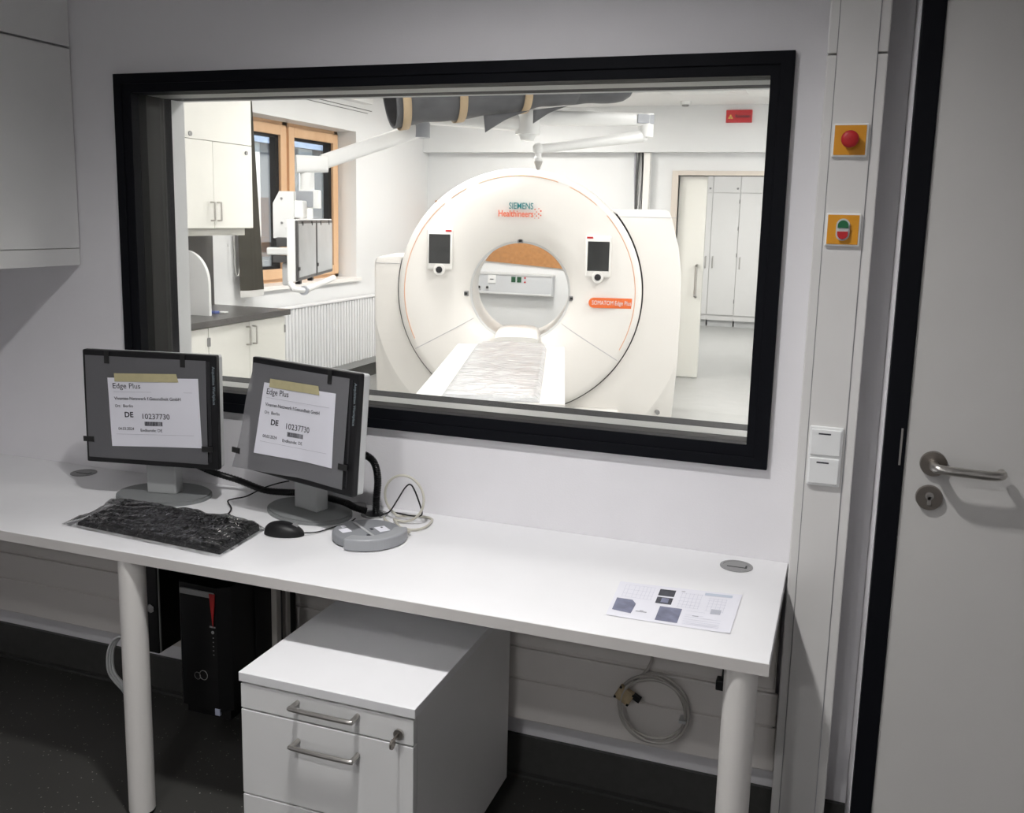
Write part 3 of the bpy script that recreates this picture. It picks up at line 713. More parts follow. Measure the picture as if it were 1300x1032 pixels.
MB().cyl((-2.05, 3.858, 1.968), (-2.048, 3.854, 1.912), .030, .010, seg=20).build('injector_tip', M['steel'], t, smooth=40, world=True)

# screen carrier
SO = V(-3.113, 2.50, 0)
t = thing('screen_carrier', 'pair of film covered grey display screens on a white carrier before the timber window', 'display', (SO.x, SO.y, 1.15))
TPL = Matrix(((NV.x, 0, DV.x, SO.x + DV.x * .28), (NV.y, 0, DV.y, SO.y + DV.y * .28), (0, 1, 0, 0), (0, 0, 0, 1)))
b = MB(); b.prism([(-.205, 1.425), (-.205, 1.640), (-.165, 1.715), (-.075, 1.715), (-.075, 1.425)], .07, T=TPL); bp_ = b.build('back_plate', M['arm'], t, world=True)
for zz in (1.67, 1.52): MB().cyl(SO + NV * -.15 + DV * .279 + V(0, 0, zz), SO + NV * -.15 + DV * .275 + V(0, 0, zz), .008, seg=10).build('screw', M['grommet'], bp_, world=True)
b = MB(); fb(b, -.10, -.02, .30, .42, 1.55, 1.66, org=SO, bev=.01); b.build('hanger', M['arm'], t, world=True)
b = MB(); fb(b, -.185, -.06, .27, .42, 1.372, 1.43, org=SO, bev=.005); b.build('cable_box', M['darkframe'], t, world=True)
b = MB(); fb(b, -.235, -.09, .22, .27, 1.322, 1.368, org=SO, bev=.01); b.build('side_handle', M['arm'], t, world=True)
b = MB(); fb(b, -.20, -.09, .23, .30, 1.275, 1.318, org=SO, bev=.004); b.build('latch_block', M['darkframe'], t, world=True)
b = MB(); fb(b, -.15, -.10, .26, .34, 1.13, 1.272, org=SO, bev=.01); b.build('lower_post', M['lightgrey'], t, world=True)
b = MB(); fb(b, -.052, -.002, -.012, 1.13, 1.172, 1.545, org=SO, bev=.006); car = b.build('carrier_frame', M['arm'], t, world=True)
for (d0, d1) in ((.0, .525), (.535, 1.07)):
    b = MB(); fb(b, -.004, .012, d0, d1, 1.178, 1.540, org=SO, bev=.003); s_ = b.build('screen_bezel', M['darkframe'], t, world=True)
    b = MB(); fb(b, .0115, .0145, d0 + .022, d1 - .02, 1.198, 1.520, org=SO, bev=.001); b.build('film_cover', M['panelfilm'], s_, world=True)
    b = MB()
    for dd in (d0 + .12, d1 - .14): fb(b, .013, .017, dd, dd + .02, 1.508, 1.535, org=SO, bev=.0)
    for dd in (d0 + .01,): fb(b, .013, .017, dd, dd + .035, 1.24, 1.262, org=SO, bev=.0)
    b.build('clip', M['tape_b'], s_, world=True)
b = MB()
for dd in (.12, .46): fb(b, -.035, -.005, dd, dd + .05, 1.150, 1.176, org=SO, bev=.003)
b.build('foot', M['blackp'], t, world=True)
a_ = SO + NV * .05 + DV * -.0 + V(0, 0, 1.125); c_ = SO + NV * .07 + DV * .80 + V(0, 0, 1.150)
q = MB().tube([SO + NV * -.03 + DV * -.02 + V(0, 0, 1.165), SO + NV * -.0 + DV * -.06 + V(0, 0, 1.135), a_ + DV * -.02], .018, 12).tube([a_, c_], .019, 14).build('grip_bar', M['arm'], t, smooth=50, world=True)
MB().cyl(a_ - DV * .03, a_ + DV * .0, .028, seg=18).build('grip_cap', M['armgrey'], q, smooth=40, world=True)

# grey roll hung on the ceiling arm
A0 = V(-2.745, 2.99, 2.325); A1 = V(-1.80, 3.72, 2.52)
t = thing('fabric_roll', 'dark grey padded fabric roll with tan straps hanging under the ceiling', 'fabric roll', tuple((A0 + A1) / 2))
ax = (A1 - A0).normalized(); sd = ax.cross(V(0, 0, 1)).normalized(); up = sd.cross(ax); LN = (A1 - A0).length
def rollp(s, an, r): return A0 + ax * s * LN + sd * r * math.cos(an) + up * r * math.sin(an)
def rollf(u, v):
    r = .213 - .020 * u + .004 * math.sin(9 * u + 2 * v * PI) - .010 * abs(math.sin(u * PI * 3.1)) ** 6
    return rollp(u, -PI * .5 + (v - .5) * 2 * PI * .86, r)
b = MB(); b.grid(rollf, 60, 40); o_ = b.build('outer_cover', M['drape'], t, smooth=70, world=True)
md = o_.modifiers.new('thickness', 'SOLIDIFY'); md.thickness = .012
b = MB(); b.grid(lambda u, v: rollp(.0 + u * .98, v * 2 * PI, .185 - .01 * u), 30, 32); b.build('inner_lining', M['drape_in'], t, smooth=70, world=True)
for s_ in (.05, .345, .70):
    b = MB(); b.grid(lambda u, v: rollp(s_ + (u - .5) * .042, -PI * .5 + (v - .5) * 2 * PI * .86, .224 - .020 * s_), 2, 40)
    o_ = b.build('strap', M['tan'], t, smooth=70, world=True); md = o_.modifiers.new('thickness', 'SOLIDIFY'); md.thickness = .006; md.offset = 1
for (s0, w_, dp, an0) in ((.54, .26, .105, -.40), (.80, .20, .085, -.40)):
    def flap(u, v):
        wv = w_ * (1 - .55 * v) ; base = rollp(s0 + (u - .28) * wv - .03 * v, PI * an0, .212)
        return base + V(0, 0, -dp * v * (1 - .65 * u)) - sd * .0
    o_ = MB().grid(flap, 8, 6).build('flap', M['drape'], t, smooth=70, world=True); md = o_.modifiers.new('thickness', 'SOLIDIFY'); md.thickness = .008
B0 = V(-1.99, 3.79, 2.475); B1 = V(-1.43, 4.02, 2.545)
b = MB(); b.tube([B0 + (B1 - B0) * k / 12 for k in range(13)], .15, 28, rr=[.10, .135, .150, .155, .155, .152, .155, .162, .166, .166, .16, .135, .06]); b.build('rolled_end', M['drape'], t, smooth=60, world=True)

# ------------------------------------------------------------------ control room: door and trunking
d = thing('door_1', 'white control room door in a black frame at the right', 'door', (.62, -.24, 0), kind='structure')
b = MB(); b.box((.102, -.262, 0), (.146, -.02, 2.075), bevel=.003); b.box((1.10, -.262, 0), (1.144, -.02, 2.075), bevel=.003); b.box((.146, -.262, 2.034), (1.10, -.02, 2.075), bevel=.003)
b.build('door_frame', M['black'], d, world=True)
lf = MB().box((.1435, -.256, .006), (1.098, -.21, 2.032), bevel=.004).build('door_leaf', M['door'], d, world=True)
DY = -.256
q = MB().cyl((.203, DY, 1.094), (.203, DY - .009, 1.094), .027, .026, seg=36).build('rosette', M['darksteel'], lf, smooth=40, world=True)
hp = [(.203, DY - .008, 1.094), (.203, DY - .034, 1.094), (.208, DY - .046, 1.094), (.224, DY - .0495, 1.093), (.26, DY - .0495, 1.092), (.30, DY - .049, 1.091), (.322, DY - .043, 1.091), (.330, DY - .032, 1.091), (.330, DY - .018, 1.091)]
MB().tube(spline(hp, 6), .0098, 16).build('lever_handle', M['steel'], lf, smooth=60, world=True)
q = MB().cyl((.201, DY, 1.020), (.201, DY - .009, 1.020), .027, .026, seg=36).build('lock_rosette', M['darksteel'], lf, smooth=40, world=True)
MB().cyl((.201, DY - .008, 1.025), (.201, DY - .012, 1.025), .0085, seg=20).box((.197, DY - .012, 1.005), (.205, DY - .008, 1.025), bevel=.001).build('lock_cylinder', M['steel'], lf, world=True)
MB().box((.1345, -.2640, 1.085), (.1385, -.260, 1.165)).build('strike_plate', M['steel'], d, world=True)

TX0, TX1, TY = -.078, .048, -.125
t = thing('vertical_trunking', 'white vertical cable trunking between observation window and door', 'trunking', (-.015, 0, 0))
b = MB(); b.box((TX0, TY, 0), (TX1, 0, 1.955), bevel=.003); b.box((TX0, TY, 1.959), (TX1, 0, CZ), bevel=.003)
b.build('body', M['trunk'], t, world=True)
MB().box((TX0 + .022, TY - .0035, 0), (TX1 - .022, TY + .002, CZ), bevel=.0012).build('lid', M['trunk'], t, world=True)
MB().box((TX0 + .0198, TY - .0012, 0), (TX0 + .0216, TY + .002, CZ)).build('lid_groove', M['grommet'], t, world=True)
MB().box((TX1 - .0217, TY - .0012, 0), (TX1 - .0205, TY + .002, CZ)).build('lid_groove', M['inkgrey'], t, world=True)
def switch(z0, z1, label, cat, name):
    return thing(name, label, cat, (-.016, TY, (z0 + z1) / 2))
PY = TY - .0035
s_ = switch(1.737, 1.807, 'red emergency mushroom button on a yellow plate, upper of the two yellow plates', 'button', 'emergency_button')
MB().box((-.053, PY - .009, 1.736), (.021, PY, 1.808), bevel=.003).build('frame', M['arm'], s_, world=True)
MB().box((-.049, PY - .0105, 1.740), (.017, PY - .0085, 1.804), bevel=.0008).build('plate', M['yellow'], s_, world=True)
MB().cyl((-.016, PY - .0105, 1.773), (-.016, PY - .024, 1.773), .009, seg=20).build('stem', M['blackp'], s_, world=True)
b = MB(); b.lathe([(.0005, -.0335), (.010, -.033), (.0165, -.031), (.0186, -.028), (.0178, -.022), (.0005, -.022)], Matrix.Translation((-.016, PY, 1.773)), 36); b.build('mushroom_cap', M['red'], s_, smooth=50, world=True)
s_ = switch(1.541, 1.613, 'green and red double push button on a yellow plate, lower of the two yellow plates', 'switch', 'double_push_button')
MB().box((-.053, PY - .009, 1.541), (.021, PY, 1.614), bevel=.003).build('frame', M['arm'], s_, world=True)
MB().box((-.049, PY - .0105, 1.545), (.017, PY - .0085, 1.610), bevel=.0008).build('plate', M['yellow'], s_, world=True)
def pill(r, h, y0, y1, cz, cut=None):
    P = []
    for k in range(13): a = PI * k / 12; P.append((r * math.cos(a), h + r * math.sin(a)))
    for k in range(13): a = PI + PI * k / 12; P.append((r * math.cos(a), -h + r * math.sin(a)))
    if cut == 'top': P = [p for p in P if p[1] > .004] + [(-r, .004), (r, .004)]; P = sorted(P, key=lambda p: math.atan2(p[1] - .012, p[0]))
    if cut == 'bot': P = [p for p in P if p[1] < -.004] + [(-r, -.004), (r, -.004)]; P = sorted(P, key=lambda p: math.atan2(p[1] + .012, p[0]))
    return MB().prism(P, y1 - y0, T=frame((-.016, PY - y0, cz), (1, 0, 0), (0, 0, 1)))
pill(.0145, .010, .0100, .0165, 1.5775).build('button_bezel', M['lightgrey'], s_, world=True)
pill(.0112, .0095, .0160, .021, 1.5775, 'top').build('green_button', M['green'], s_, world=True)
pill(.0112, .0095, .0160, .021, 1.5775, 'bot').build('red_button', M['red'], s_, world=True)
MB().box((-.027, PY - .019, 1.5735), (-.005, PY - .016, 1.5815)).build('centre_bar', M['lightgrey'], s_, world=True)
s_ = switch(.987, 1.126, 'white double rocker switch on the vertical trunking beside the door', 'switch', 'rocker_switch')
MB().box((-.053, PY - .009, .986), (.021, PY, 1.127), bevel=.003).build('frame', M['arm'], s_, world=True)
for z0, z1 in ((1.060, 1.121), (.992, 1.053)):
    r_ = MB().box((-.049, PY - .013, z0), (.0165, PY - .008, z1), bevel=.002).build('rocker', M['arm'], s_, world=True)
    MB().box((-.033, PY - .0134, z1 - .012), (-.006, PY - .0128, z1 - .0085)).build('label_strip', M['ink'], r_, world=True)

# hanging cupboard upper left
t = thing('hanging_cupboard', 'pale hanging cupboard at the upper left of the control room', 'cupboard', (-2.55, -.45, 1.40))
MB().box((CX0, -1.0, 1.457), (-2.33, -.002, CZ)).build('carcass', M['white'], t, world=True)
MB().box((CX0, -1.0, 1.405), (-2.312, -.002, 1.457)).build('light_rail', M['white'], t, world=True)
MB().box((-2.33, -.9, 1.459), (-2.31, -.003, 2.068), bevel=.0015).build('door', M['white'], t, world=True)
MB().box((-2.33, -.9, 2.074), (-2.31, -.003, CZ - .02), bevel=.0015).build('upper_door', M['white'], t, world=True)

# horizontal trunking below the desk
t = thing('wall_trunking', 'grey horizontal cable trunking on the wall under the desk', 'trunking', (-1.4, 0, .2))
b = MB(); b.box((CX0, -.075, .205), (TX0 - .002, 0, .325), bevel=.004); b.box((CX0, -.072, .325), (TX0 - .012, 0, .66)); b.build('body', M['greytrunk'], t, world=True)
MB().box((CX0, -.082, .332), (TX0 - .004, -.07, .420), bevel=.004).build('lid', M['greytrunk'], t, world=True)
MB().box((CX0, -.082, .430), (TX0 - .014, -.07, .64), bevel=.004).build('upper_lid', M['greytrunk'], t, world=True)

# ------------------------------------------------------------------ desk
DZ, DT = .74, .028
t = thing('desk', 'long white desk along the wall under the observation window', 'desk', (-1.4, -.3, 0))
b = MB(); b.box((CX0, -.588, DZ - DT), (-.084, -.001, DZ), bevel=.0015); b.build('desktop', M['desk'], t, world=True)
MB().box((CX0, -.5895, DZ - DT + .001), (-.0835, -.5875, DZ - .001)).build('front_edge_band', M['deskedge'], t, world=True)
for x, y in ((-1.659, -.552), (-.139, -.552), (-2.72, -.552)):
    l = MB().cyl((x, y, 0.012), (x, y, DZ - DT), .0335, seg=40).build('leg', M['leg'], t, smooth=40, world=True)
    MB().cyl((x, y, 0), (x, y, .014), .030, seg=32).build('foot', M['blackp'], l, smooth=40, world=True)
def grommet(x, y, label, r=.040, opening=False):
    q = thing('cable_grommet', label, 'grommet', (x, y, DZ), group='grommets in the desk top')
    MB().lathe([(r * .80, .0012), (r * .82, .0028), (r, .0022), (r * 1.01, .0003)], Matrix.Translation((x, y, DZ)) @ Matrix.Rotation(PI / 2, 4, 'X'), 48).build('ring', M['grommet'], q, smooth=50, world=True)
    b = MB(); b.cyl((x, y, DZ + .0002), (x, y, DZ + .0016), r * .82, seg=40); b.build('lid', M['grommet'], q, world=True)
    if opening:
        MB().cyl((x, y - .0, DZ + .0017), (x, y, DZ + .0022), r * .7, seg=30).build('opening', M['blackp'], q, world=True)
    else:
        b = MB(); b.box((x - .022, y - .010, DZ + .0016), (x + .026, y - .006, DZ + .0022)); b.box((x + .022, y - .01, DZ + .0016), (x + .026, y + .008, DZ + .0022)); b.build('slot', M['blackp'], q, world=True)
grommet(-2.271, -.075, 'round grey cable grommet at the left end of the desk behind the left screen')
grommet(-.204, -.079, 'round grey cable grommet near the right end of the desk')
grommet(-1.219, -.076, 'open cable hole with the black ribbed hose coming out', .038, True)
q = MB().cyl((-1.300, -.034, DZ + .0003), (-1.300, -.034, DZ + .006), .029, seg=36).build('grommet_lid', M['grommet'])
tag(q, 'loose round grey grommet lid lying on the desk against the wall', 'lid')

# ------------------------------------------------------------------ monitors
def monitor(cx, cy, cz, yaw, tilt, W, H, base, label, loose):
    T = Matrix.Translation((cx, cy, cz)) @ Matrix.Rotation(yaw, 4, 'Z') @ Matrix.Rotation(tilt, 4, 'X')
    t = thing('computer_monitor', label, 'monitor', (base[0], base[1], DZ), yaw, group='monitors on the desk')
    hw, hh = W / 2, H / 2
    MB().box((-hw, 0.0, -hh), (hw, .022, hh), T=T, bevel=.004).build('bezel', M['blackp'], t, world=True)
    b = MB(); b.box((-hw + .002, .019, -hh + .002), (hw - .002, .046, hh - .002), T=T, bevel=.006); b.build('rim', M['lightgrey'], t, world=True)
    b = MB(); b.box((-hw + .03, .044, -hh + .03), (hw - .03, .075, hh - .03), T=T, bevel=.015); b.build('back_shell', M['stand'], t, world=True)
    MB().box((-hw + .018, -.0012, -hh + .02), (hw - .018, .001, hh - .018), T=T).build('screen', M['screen'], t, world=True)
    # stand
    R2 = Matrix.Translation((base[0], base[1], 0)) @ Matrix.Rotation(yaw, 4, 'Z')
    bb = MB(); pts = [(base[2] * math.cos(a), base[3] * math.sin(a)) for a in [2 * PI * k / 56 for k in range(56)]]
    bb.prism(pts, .008, T=R2 @ Matrix.Translation((0, 0, DZ + .0003))); pts2 = [(x * .96, y * .96) for x, y in pts]
    bb.prism(pts2, .005, T=R2 @ Matrix.Translation((0, 0, DZ + .0075))); bb.build('base', M['stand'], t, world=True)
    nk = MB(); nk.box((-.046, -.016, DZ + .012), (.046, .030, DZ + .21), T=R2, bevel=.004)
    nk.build('neck', mat('neck_grey', (.40, .41, .41), .45), t, world=True)
    nk = MB(); nk.box((-.04, .04, -.06), (.04, .10, .06), T=T, bevel=.006); nk.build('mount', M['stand'], t, world=True)
    # protective film over the screen, held with black tape
    fl = .0
    def film(u, v):
        x = -hw + .010 + (W - .040) * u; z = -hh + .016 + (H - .032) * v
        y = -.0034 - .0012 * math.sin(7 * u + 4 * v)
        if loose:
            k = max(0, 1 - u / .55) * max(0, 1 - v / .9)
            x -= .034 * k; y -= .030 * k + .003 * abs(math.sin(u * 5)) * (1 - v); z -= .008 * k
            x += .010 * math.sin(v * 6) * max(0, .2 - u) * 5 * .6
        return T @ Vector((x, y, z))
    f = MB().grid(film, 26, 22).build('protective_film', M['film_r'] if loose else M['film'], t, smooth=70, world=True)
    def fp(x, z): return film((x + hw - .010) / (W - .040), (z + hh - .016) / (H - .032))
    clips = [(-hw * .62, hh - .014, 1), (hw * .47 + .01, hh - .014, 1), (-hw + .012, -hh + .07, 0), (hw - .022, -hh + .062, 0)]
    if loose: clips = [(hw * .52, hh - .016, 1), (-hw + .012, -hh + .062, 0), (hw - .028, -hh + .075, 0)]
    for (x, z, vert) in clips:
        c = fp(max(-hw + .011, min(hw - .031, x)), max(-hh + .02, min(hh - .02, z))); L = T.inverted() @ c
        if loose and not vert and x < 0: L.x -= .004
        sx, sz = (.0072, .0175) if vert else (.0165, .0078)
        MB().box((L.x - sx, L.y - .0022, L.z - sz), (L.x + sx, L.y - .0004, L.z + sz), T=T).build('tape_clip', M['tape_b'], f, world=True)
    # paper note, follows the film
    PW, PH = (W * .680, H * .605) if not loose else (W * .668, H * .61)
    px0, pz0 = -hw + W * (.200 if not loose else .160), -hh + H * (.175 if not loose else .195)
    NT = Matrix.Rotation(math.radians(-2.2 if not loose else -1.0), 4, 'Y')
    def note(u, v):
        lx, lz = (u - .5) * PW, (v - .5) * PH; r = NT @ Vector((lx, 0, lz)); X = px0 + PW / 2 + r.x; Z = pz0 + PH / 2 + r.z
        p = T.inverted() @ fp(X, Z)
        k = 1.0
        return T @ Vector((X if not loose else X + (p.x - X) * .6, p.y - .0016, Z))
    n_ = MB().grid(note, 14, 12).build('paper_note', M['paper'], t, smooth=70, world=True)
    for (s_, sz, u0, u1, v, bold) in (('Edge Plus', .0225, .055, .362, .880, .0), ('Ort:', .0120, .065, .125, .590, 0), ('Berlin', .0120, .155, .262, .590, 0),
          ('10237730', .0225, .362, .665, .440, .0), ('04.03.2024', .0120, .085, .257, .258, 0), ('Endkunde: DE', .0120, .330, .570, .238, 0),
          ('Vivantes-Netzwerk f.Gesundheit GmbH', .0130, .060, .800, .700, .006), ('DE', .0215, .165, .260, .462, .022)):
        b = MB(); b.text(s_, sz, Matrix.Translation((u0 * PW, v * PH, 0)), bold=bold, width=(u1 - u0) * PW, depth=.0002)
        for vv in b.bm.verts:
            u, v_ = vv.co.x / PW, vv.co.y / PH; vv.co = note(u, v_) + (T.to_3x3() @ Vector((0, -.0006 - vv.co.z, 0)))
        b.build('lettering', M['ink'], n_, world=True)
    def bars(rects, name, m_):
        b = MB()
        for (u0, u1, v0, v1) in rects:
            A = [note(u0, v0), note(u1, v0), note(u1, v1), note(u0, v1)]; off = T.to_3x3() @ Vector((0, -.0006, 0))
            b.bm.faces.new([b.bm.verts.new(p + off) for p in A])
        b.build(name, m_, n_, world=True)
    rects = []; u = .38
    random.seed(3)
    while u < .575:
        wv = random.choice((.003, .005, .008)); rects.append((u, u + wv, .305, .368)); u += wv + random.choice((.0015, .003))
    bars(rects, 'barcode', M['ink'])
    bars([(.06, .93, .795, .7985)], 'ruled_line', M['inkgrey']); bars([(.06, .92, .178, .1815)], 'ruled_line', M['inkgrey'])
    # masking tape over the upper edge of the note
    def mk(u, v):
        X = .08 + .71 * u - (.02 * v if u > .5 else 0); Z = .945 + .120 * v
        p = note(X, Z); return p + (T.to_3x3() @ Vector((0, -.0012, 0)))
    MB().grid(mk, 10, 2).build('masking_tape', M['masking'], n_, world=True)
    MB().text('Acquisition Workplace', .0118, T @ frame((hw - .0085, -.0012, .135), (0, 0, -1), (1, 0, 0)), bold=.01).build('bezel_lettering', mat('bezel_print', (.20, .24, .26), .5), t, world=True)
    return t
monitor(-1.866, -.225, 1.0145, math.radians(10.2), math.radians(-.4), .415, .334, (-1.872, -.172, .143, .108), 'black monitor at the far left of the desk, upright with its film taped flat', False)
monitor(-1.350, -.250, 1.027, math.radians(-16.5), math.radians(-4.9), .419, .321, (-1.396, -.134, .140, .100), 'black monitor in front of the window sill, tilted back with its film hanging loose', True)

# ------------------------------------------------------------------ keyboard in a bag
def quad(c00, c10, c11, c01, u, v): return (Vector(c00) * (1 - u) + Vector(c10) * u) * (1 - v) + (Vector(c01) * (1 - u) + Vector(c11) * u) * v
K00, K10, K11, K01 = V(-1.902, -.480, 0), V(-1.418, -.514, 0), V(-1.434, -.322, 0), V(-1.898, -.308, 0)
t = thing('keyboard', 'black keyboard lying on the desk inside clear plastic wrapping', 'keyboard', (-1.66, -.41, DZ), math.radians(-3.8))
def kz(v): return DZ + .010 + .010 * v
b = MB(); 
lo = [quad(K00, K10, K11, K01, u, v) + V(0, 0, DZ + .001) for u, v in ((0, 0), (1, 0), (1, 1), (0, 1))]
hi = [quad(K00, K10, K11, K01, u, v) + V(0, 0, kz(v)) for u, v in ((.004, .01), (.996, .01), (.996, .99), (.004, .99))]
A = [b.bm.verts.new(p) for p in lo]; B = [b.bm.verts.new(p) for p in hi]
b.bm.faces.new(A[::-1]); b.bm.faces.new(B)
for i in range(4): b.bm.faces.new((A[i], A[(i + 1) % 4], B[(i + 1) % 4], B[i]))
b.build('case', M['blackp'], t, world=True)
b = MB(); L = .45; H_ = .165
def key(u0, u1, v0, v1):
    A = [quad(K00, K10, K11, K01, u, v) + V(0, 0, kz(v)) for u, v in ((u0, v0), (u1, v0), (u1, v1), (u0, v1))]
    c = sum(A, V(0, 0, 0)) / 4; Bq = [c + (p - c) * .78 + V(0, 0, .007) for p in A]
    A = [b.bm.verts.new(p) for p in A]; Bv = [b.bm.verts.new(p) for p in Bq]; b.bm.faces.new(Bv)
    for i in range(4): b.bm.faces.new((A[i], A[(i + 1) % 4], Bv[(i + 1) % 4], Bv[i]))
for r, v in enumerate((.06, .21, .36, .51, .66, .83)):
    x = .02; dv = .135
    for c in range(14):
        if r == 0 and 3 <= c <= 8:
            if c == 3: key(x, x + 6 * .045 - .002, v, v + dv)
            x += .045; continue
        key(x, x + .043, v, v + dv); x += .045
    x = .675
    for c in range(3):
        if r not in (2,): key(x, x + .040, v, v + dv)
        x += .042
    x = .815
    for c in range(4): key(x, x + .040, v, v + dv); x += .042
b.build('keys', M['keys'], t, world=True)
MB().text('FUJITSU', .0095, frame(tuple(quad(K00, K10, K11, K01, .86, .955) + V(0, 0, kz(.96) + .0006)), tuple(K10 - K00), tuple((K11 - K10) * 1.0)), bold=.01).build('lettering', M['lightgrey'], t, world=True)
def bagf(u, v):
    ue = -.085 + 1.11 * u; ve = -.09 + 1.16 * v
    p = quad(K00, K10, K11, K01, ue, ve)
    e = min(1, min(u, 1 - u) / .06) * min(1, min(v, 1 - v) / .09)
    z = DZ + .0025 + (kz(max(0, min(1, ve))) - DZ + .0085) * (e ** .6)
    z += e * (.0022 * math.sin(23 * u + 9 * v) + .0018 * math.sin(41 * v - 30 * u) + .0014 * math.sin(67 * u + 20 * math.sin(5 * v)))
    if u < .1: p.y += .01 * math.sin(12 * v); p.x += .014 * math.sin(5 * v)
    return p + V(0, 0, z + .001)
MB().grid(bagf, 70, 34).build('plastic_bag', M['bag'], t, smooth=70, world=True)

# ------------------------------------------------------------------ mouse
t = thing('computer_mouse', 'black computer mouse on the desk beside the right monitor base', 'mouse', (-1.360, -.316, DZ), math.radians(75))
def mousef(u, v):
    th = u * 2 * PI; ph = v * PI / 2
    x = .055 * math.cos(th) * math.cos(ph); y = .030 * math.sin(th) * math.cos(ph) ** .8; z = .034 * math.sin(ph) ** .8 * (1 - .22 * math.cos(th) * math.cos(ph))
    return V(x, y, z + .001)
TM = Matrix.Translation((-1.357, -.322, DZ)) @ Matrix.Rotation(math.radians(12), 4, 'Z')
b = MB(); b.grid(lambda u, v: TM @ mousef(u, v), 40, 12); b.build('shell', M['blackp'], t, smooth=60, world=True)
b = MB(); b.cyl(TM @ V(.030, -.003, .0265), TM @ V(.030, .003, .0265), .008, seg=16); b.build('scroll_wheel', M['grommet'], t, world=True)
cbl = MB().tube(spline([TM @ V(.053, 0, .008), V(-1.282, -.280, DZ + .004), V(-1.262, -.225, DZ + .004), V(-1.245, -.170, DZ + .004), V(-1.245, -.140, DZ + .004)], 8), .0018, 8).build('cord', M['blackp'], t, smooth=60, world=True)

# ------------------------------------------------------------------ grey hub / puck
t = thing('control_puck', 'grey disc shaped control box with white stickers on the desk', 'control box', (-1.128, -.265, DZ), 0)
TP = Matrix.Translation((-1.142, -.262, DZ)) @ Matrix.Rotation(math.radians(-38), 4, 'Z') @ Matrix.Diagonal((.86, .86, 1, 1))
def puck_poly(r, k0, k1, n=40): return [(r * math.cos(a), r * math.sin(a)) for a in [k0 + (k1 - k0) * i / n for i in range(n + 1)]]
b = MB(); b.prism([(x * 1.0, y * .98) for x, y in puck_poly(.108, 0, 2 * PI * 39 / 40, 39)], .020, T=TP @ Matrix.Translation((0, 0, .003))); bd_ = b.build('body', M['hub'], t, world=True)
mdb = bd_.modifiers.new('bevel', 'BEVEL'); mdb.width = .005; mdb.segments = 3; mdb.limit_method = 'ANGLE'
b = MB(); P1 = puck_poly(.124, math.radians(-58), math.radians(62), 30); P0 = puck_poly(.080, math.radians(-58), math.radians(62), 30)[::-1]
b.prism(P1 + P0, .032, T=TP @ Matrix.Translation((0, 0, .001))); r_ = b.build('raised_rim', mat('hub_rim', (.31, .32, .335), .4), t, world=True)
mdb = r_.modifiers.new('bevel', 'BEVEL'); mdb.width = .006; mdb.segments = 3; mdb.limit_method = 'ANGLE'
b = MB(); b.cyl(TP @ V(-.104, -.012, .003), TP @ V(-.104, -.012, .018), .018, seg=24); b.build('cable_outlet', M['hub'], t, smooth=40, world=True)
for (a_, c_) in (((-.045, -.075), (-.010, -.045)), ((-.074, -.058), (-.054, -.044)), ((-.010, .028), (.036, .062))):
    MB().box((*a_, .023), (*c_, .0238), T=TP).build('sticker', M['paper'], t, world=True)
b = MB(); b.box((-.085, -.010, .023), (.070, -.002, .0255), T=TP, bevel=.0008); b.build('bar', mat('hub_bar', (.52, .53, .54), .35, metal=.3), t, world=True)
for (a_, c_) in (((-.004, .046), (.004, .052)), ((-.008, .012), (.006, .020)), ((.040, -.02), (.050, -.006))):
    MB().box((*a_, .0232), (*c_, .0242), T=TP).build('marking', M['ink'], t, world=True)

# cables
hz = DZ
hose = [V(-1.214, -.076, hz + .0035), V(-1.212, -.076, hz + .05), V(-1.206, -.080, hz + .105), V(-1.212, -.085, hz + .150), V(-1.232, -.088, hz + .172), V(-1.262, -.090, hz + .175), V(-1.290, -.095, hz + .162)]
hp = spline(hose, 16)
o = MB().tube(hp, .0115, 14, rr=[.0112 if i % 2 else .0094 for i in range(len(hp))]).build('ribbed_hose', M['blackg'], smooth=50)
tag(o, 'black ribbed cable hose arching from the desk hole to the right monitor', 'cable hose')
hp = spline([V(-1.80, -.105, hz + .085), V(-1.765, -.075, hz + .060), V(-1.70, -.045, hz + .036), V(-1.60, -.060, hz + .022), V(-1.52, -.066, hz + .026), V(-1.46, -.070, hz + .032), V(-1.38, -.078, hz + .032), V(-1.30, -.100, hz + .032), V(-1.262, -.108, hz + .024), V(-1.236, -.092, hz + .013)], 16)
o = MB().tube(hp, .0115, 14, rr=[.0105 if i % 2 else .0088 for i in range(len(hp))]).build('ribbed_hose', M['blackg'], smooth=50)
tag(o, 'black ribbed cable hose lying on the desk from the left monitor behind the right one', 'cable hose')
o = MB().tube(spline([V(-1.590, -.288, hz + .004), V(-1.588, -.255, hz + .004), V(-1.610, -.205, hz + .005), V(-1.655, -.160, hz + .008), V(-1.650, -.140, hz + .010), V(-1.62, -.118, hz + .016), V(-1.585, -.090, hz + .036), V(-1.555, -.055, hz + .046), V(-1.53, -.030, hz + .05)], 8), .0022, 8).build('thin_cable', M['blackp'], smooth=60)
tag(o, 'thin black cable curling on the desk between the two monitor bases', 'cable')
ring = [V(-1.105 + .0, -.09, hz + .0)]
loop = []
C0 = V(-1.112, -.118, hz + .070); ru = V(.94, .34, 0)
for k in range(0, 49):
    a = -PI * .62 + 2 * PI * k / 48; loop.append(C0 + ru * .066 * math.cos(a) + V(0, 0, .064 * math.sin(a)) + V(.0, -.02 * math.cos(a) + .0006 * k, 0))
